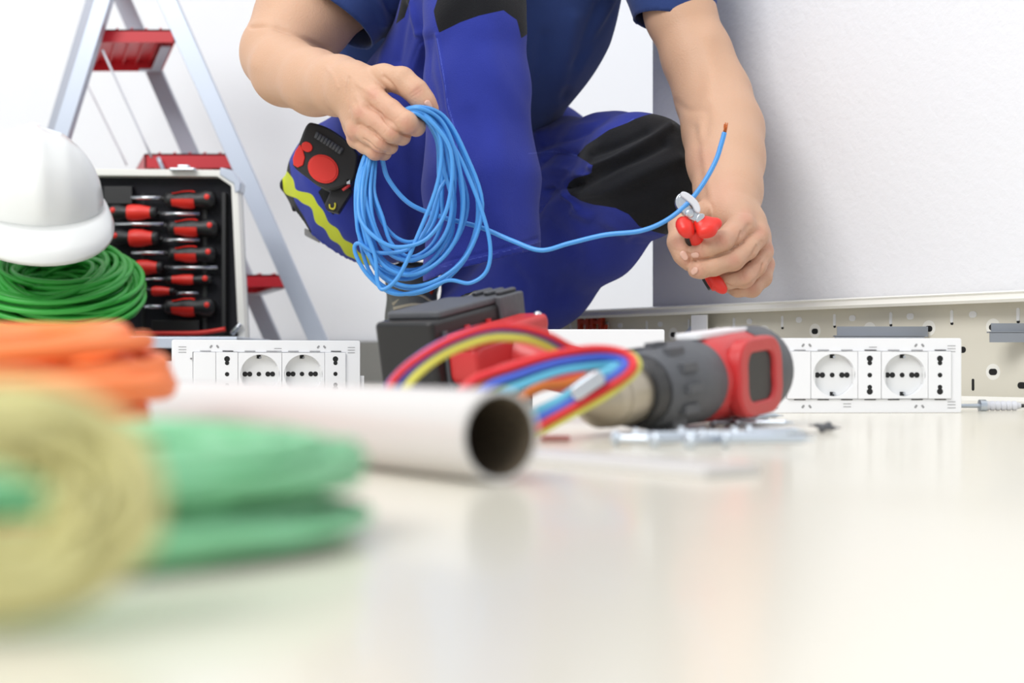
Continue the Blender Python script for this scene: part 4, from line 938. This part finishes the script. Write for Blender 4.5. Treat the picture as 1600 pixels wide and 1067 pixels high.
# ---- shoes
def shoe(heel, toe, name_m='shoe'):
    heel = np.array(heel, float); toe = np.array(toe, float); d = unit(toe-heel); s_ = unit(np.cross(d, (0, 0, 1))); u = np.cross(s_, d); u = u if u[2] > 0 else -u; L = np.linalg.norm(toe-heel)
    o = [('u', seg(heel+u*.032, heel+u*.085-d*.0, .033, .036), .02), ('u', seg(heel+u*.034, heel+d*L*.55+u*.036, .033, .038), .02), ('u', seg(heel+d*L*.5+u*.034, toe-d*.03+u*.028, .038, .030), .02), ('u', seg(heel+d*.02+u*.10, heel+d*L*.5+u*.05, .034, .030), .02), ('s', seg(heel+d*.012+u*.115, heel+d*.012+u*.20, .027, .027), .004)]
    lo = np.minimum(heel, toe)-.07; hi = np.maximum(heel, toe)+.07; hi[2] += .08
    b = obj('shoe', nets(o, lo, hi, 0.004, 16), name_m, pn)
    pr = [(-.034, -.034), (L*.5, -.040), (L-.03, -.036), (L+.004, -.012), (L+.004, .012), (L-.03, .036), (L*.5, .040), (-.034, .034), (-.040, 0)]
    obj('sole', prism(pr, -.0, .014, frame(heel, d, s_, u)), 'black', b, smooth=False, bevel=.002)
    obj('trim', tube(catmull([heel-d*.034+u*.02, heel-d*.037+u*.06, heel-d*.030+u*.10], 6), .006, 8), 'orange', b)
    for k in range(3): obj('lace', tube(catmull([heel+d*(.06+k*.022)+s_*.030+u*.080, heel+d*(.065+k*.022)+u*(.105-k*.009), heel+d*(.07+k*.022)-s_*.030+u*.080], 6), .0028, 8), 'lace', b)
    return b, d, s_, u
shoe(V(-.028, 1.66, .004), V(-.075, 1.42, .004))
b_, *_ = shoe(P(668, 545, 2.0), P(640, 640, 1.84)*1.0+V(0, 0, .012)) if False else shoe(V(-.145, 2.04, .075), V(-.12, 1.84, .012))
lp = catmull([P(728, 482, 1.56), P(732, 466, 1.55), P(744, 459, 1.55), P(755, 466, 1.55), (P(757, 485, 1.56))], 8)
obj('lace_loop', tube(lp, .0024, 8), 'lace', b_)
for k in range(3):
    obj('heel_stripe', tube(catmull([P(643+k*9, 520, 1.975-k*.006), P(648+k*8, 480, 1.955-k*.006), P(664+k*5, 452, 1.96-k*.006)], 6), .0042, 8), ('lace', 'shoe', 'orange')[k] if k != 1 else 'lace', b_)

# ---------------------------------------------------------------- tape measure clipped on the trouser pocket
zt_ = 1.745
tm = thing('tape_measure', 'black tape measure with red discs clipped to the trouser pocket below the forearm', 'tape measure', P(512, 252, zt_))
ol = [(484, 198), (497, 197), (520, 206), (545, 224), (559, 240), (562, 252), (556, 284), (536, 296), (519, 300), (498, 291), (478, 276), (464, 265), (462, 255), (473, 222)]
fz = frame((0, zt_, 0), (1, 0, 0), (0, 0, 1), (0, -1, 0))
pp2 = lambda L_, z=zt_: [(P(a, b, z)[0], P(a, b, z)[2]) for a, b in L_]
olc = [tuple(p[:2]) for p in catmull([(a, b, 0) for a, b in ol], 5, closed=True)]
obj('tape_case', prism(pp2(olc), -0.015, 0.022, fz), 'black', tm, bevel=0.005)
c = P(509, 268, zt_)
def disc(x_, y_, rx, ry, z1, m_='redgrip', nm='grip_disc'):
    obj(nm, prism(pp2([(x_+a*math.cos(.6)-b*math.sin(.6), y_+a*math.sin(.6)+b*math.cos(.6)) for a, b in circle(rx, 28, ry=ry)]), 0.02, z1, fz), m_, tm, bevel=0.0008)
disc(509, 268, 25, 21, 0.0245); disc(509, 268, 22.5, 18.5, 0.0255, nm='disc_face'); disc(484, 234, 9, 7.5, 0.0245, nm='lock_button')
obj('side_grip', prism(pp2([(473, 230), (477, 236), (481, 250), (478, 262), (470, 266), (463, 262), (462, 252), (466, 240)]), 0.018, 0.0240, fz), 'redgrip', tm, bevel=0.001)
for k in range(9):
    u = k/8; p0 = P(497+u*38, 207+u*24, zt_-0.026); p1 = P(493+u*36, 216+u*24, zt_-0.025)
    obj('grip_ridge', tube([p0, (p0+p1)/2, p1], 0.0022, 8), 'rubber', tm)
obj('tape_hook', join(box(*sorted((P(545, 0, zt_)[0], P(550, 0, zt_)[0])), zt_-.022, zt_-.008, P(0, 291, zt_)[2], P(0, 284, zt_)[2])), 'steel', tm, smooth=False)
obj('tape_blade', tube([P(535, 297, zt_-.02), P(547, 289, zt_-.02)], 0.0018, 6), 'red', tm)
obj('clip_strap', prism(pp2([(520, 296), (545, 290), (552, 300), (530, 335), (512, 330), (508, 322)], 1.75), -0.006, 0.010, frame((0, 1.75, 0), (1, 0, 0), (0, 0, 1), (0, -1, 0))), 'black', tm, smooth=False, bevel=0.002)
ul = catmull([P(515, 319, 1.737), P(516, 325, 1.737), P(522, 326, 1.737), P(524, 320, 1.737), P(523, 317, 1.737)], 5)
M['mark'] = mat('yellow_stitch', lin(214, 206, 60), 0.7)
obj('stitched_mark', tube(ul, 0.0011, 6), 'mark', tm)

# ---------------------------------------------------------------- blue wire coil and its free end
bw = thing('wire_coil', 'coil of thin blue wire held in the fist, one end running to the red cutters', 'wire coil', P(650, 300, 1.45))
r_ = random.Random(11); pts = []
base = [(630, 177, 1.420), (656, 174, 1.411), (688, 200, 1.430), (706, 255, 1.436), (716, 315, 1.440), (708, 368, 1.442), (678, 408, 1.442), (636, 424, 1.440), (596, 404, 1.438), (574, 352, 1.438), (570, 300, 1.442), (575, 262, 1.450), (584, 230, 1.456), (600, 203, 1.447)]
nl = 14; us = [-1+2*i/(nl-1) for i in range(nl)]; r_.shuffle(us); us.append(us[0])
W = [3, 9, 22, 32, 36, 36, 34, 34, 32, 22, 17, 14, 9, 4]
for i in range(nl):
    ph = r_.uniform(0, 6.28); am = r_.uniform(2, 15)
    for j, (bx, by, bz) in enumerate(base):
        t = j/len(base); u = us[i]*(1-t)+us[i+1]*t; dx_, dy_ = bx-650, by-310; n_l = math.hypot(dx_, dy_)
        wv = u*W[j]+am*math.sin(t*9+ph)*(1 if 3 < j < 10 else 0.2)
        lay = ((i*5) % nl)/nl-0.5
        pts.append(P(bx+dx_/n_l*wv, by+dy_/n_l*wv, bz+lay*(0.024 if 2 <= j <= 10 else 0.014)))
cross = [(600, 205, 1.447), (632, 172, 1.418), (660, 176, 1.408), (688, 215, 1.414), (684, 285, 1.416), (652, 370, 1.416), (624, 430, 1.416), (600, 452, 1.418), (590, 440, 1.42), (586, 400, 1.42), (568, 345, 1.422), (566, 290, 1.43), (578, 245, 1.450), (598, 208, 1.449),
         (632, 176, 1.418), (664, 182, 1.408), (704, 235, 1.412), (700, 320, 1.413), (668, 372, 1.413), (622, 386, 1.413), (588, 372, 1.414), (562, 340, 1.42), (562, 290, 1.43), (574, 248, 1.450), (598, 205, 1.447)]
pts += [P(*c_) for c_ in cross]
path = catmull(pts, 6)
obj('coil_loops', tube(path, 0.00215, 8), 'bcab', bw)
lo_ = catmull([P(*a) for a in [(608, 180, 1.437), (650, 172, 1.420), (700, 215, 1.424), (738, 290, 1.428), (764, 370, 1.430), (762, 420, 1.432), (735, 442, 1.434), (700, 438, 1.436), (655, 455, 1.434), (612, 458, 1.432), (575, 430, 1.430), (555, 395, 1.430), (560, 380, 1.428), (590, 395, 1.427), (640, 388, 1.426), (670, 350, 1.426), (685, 300, 1.428), (700, 270, 1.43), (690, 215, 1.43), (655, 180, 1.424), (612, 188, 1.435)]], 8)
obj('loose_loop', tube(lo_, 0.00215, 8), 'bcab', bw)
fe = catmull([P(*a) for a in [(590, 215, 1.45), (598, 252, 1.452), (608, 282, 1.455), (640, 318, 1.458), (690, 339, 1.462), (750, 355, 1.46), (800, 376, 1.45), (845, 391, 1.44), (890, 380, 1.43), (945, 367, 1.42), (1000, 361, 1.412), (1040, 345, 1.405), (1073, 319, 1.402), (1098, 288, 1.40), (1118, 252, 1.40), (1127, 225, 1.40), (1132, 207, 1.40)]], 8)
obj('free_end', tube(fe, 0.0025, 10), 'bcab', bw)
cp = []
for k in range(7):
    a = k*0.9; o_ = V(math.cos(a), math.sin(a), 0)*0.0011
    cp.append(tube([P(1132, 208, 1.40)+o_, P(1133.5, 201, 1.40)+o_*1.2, P(1134, 192+((k*3) % 5), 1.40)+o_*1.6], 0.0006, 6))
obj('copper_tip', join(*cp), 'copper', bw)

# ---------------------------------------------------------------- red side cutters
zc = 1.405
cu = thing('side_cutters', 'side cutters with red grips and steel jaws held in the hand, nipping the blue wire', 'pliers', P(1090, 345, zc))
kf = frame((0, zc, 0), (1, 0, 0), (0, 0, 1), (0, -1, 0))
q2 = lambda L_, z=zc: [tuple(p[:2]) for p in catmull([(P(a, b, z)[0], P(a, b, z)[2], 0) for a, b in L_], 5, closed=True)]
obj('jaw', prism(q2([(1064, 301), (1072, 302), (1082, 309), (1090, 318), (1093, 329), (1090, 334), (1085, 331), (1080, 322), (1070, 313), (1063, 307)]), -0.006, 0.008, kf), 'cord', cu, bevel=0.002)
obj('jaw', prism(q2([(1063, 303), (1057, 308), (1055, 316), (1058, 325), (1064, 331), (1070, 330), (1071, 322), (1068, 314)]), -0.007, 0.003, kf), 'steel', cu, bevel=0.002)
obj('cutting_edge', prism(q2([(1064, 306), (1060, 310), (1062, 320), (1070, 326), (1078, 325), (1074, 315)]), -0.007, 0.0035, kf), 'steel', cu, bevel=0.0008)
obj('pivot_body', prism(q2([(1064, 328), (1074, 322), (1086, 330), (1096, 336), (1097, 341), (1089, 347), (1076, 343), (1068, 336)]), -0.008, 0.004, kf), 'steel', cu, bevel=0.002)
obj('pivot', lathe([(0.0045, 0), (0.0045, 0.0052), (0.003, 0.006)], frame(P(1077, 334, zc), (1, 0, 0), (0, 0, 1), (0, -1, 0)), 20), 'steel', cu)
obj('heel_block', prism(q2([(1090, 336), (1098, 335), (1099, 341), (1090, 348), (1086, 346)]), -0.006, 0.0065, kf), 'steel', cu, bevel=0.001)
def blob(segs, h=0.0009):
    o = []
    for k_ in segs: o += [('u', s_, 0.006) for s_ in chain(c3(*k_))]
    c = P(1090, 355, zc); return nets(o, c-.04, c+.04, h, 16)
g1 = obj('grip', blob([[(1067, 347, zc, 9), (1070, 358, zc-.003, 10.5)], [(1076, 352, zc, 7.5), (1077, 362, zc, 7)], [(1064, 352, zc, 7), (1074, 364, zc-.002, 6)]]), 'redgrip', cu)
g2 = obj('grip', blob([[(1094, 350, zc, 9), (1099, 362, zc-.004, 10.5)], [(1105, 346, zc, 7), (1109, 358, zc-.004, 10)], [(1119, 347, zc, 6), (1110, 360, zc-.003, 8)], [(1092, 345, zc, 6), (1122, 350, zc, 5)]]), 'redgrip', cu)
hp = catmull([P(1083, 360, zc+.006), P(1090, 378, zc+.016), P(1100, 405, zc+.038), P(1112, 432, zc+.040), P(1122, 447, zc+.036)], 6)
obj('handle_arm', tube(hp, np.linspace(0.0065, 0.0078, len(hp)), 14), 'redgrip', g2)
hp = catmull([P(1078, 362, zc+.010), P(1082, 385, zc+.026), P(1094, 410, zc+.044), P(1106, 434, zc+.046), P(1115, 448, zc+.044)], 6)
obj('handle_arm', tube(hp, np.linspace(0.006, 0.0065, len(hp)), 14), 'black', g1)
obj('handle_end', ellipsoid(P(1121, 443, zc+.036), .0085, .0085, .012, frame(P(1121, 443, zc+.036), (1, 0, 0), (0, 1, 0), unit((.5, 0, -1)))), 'redgrip', g2)
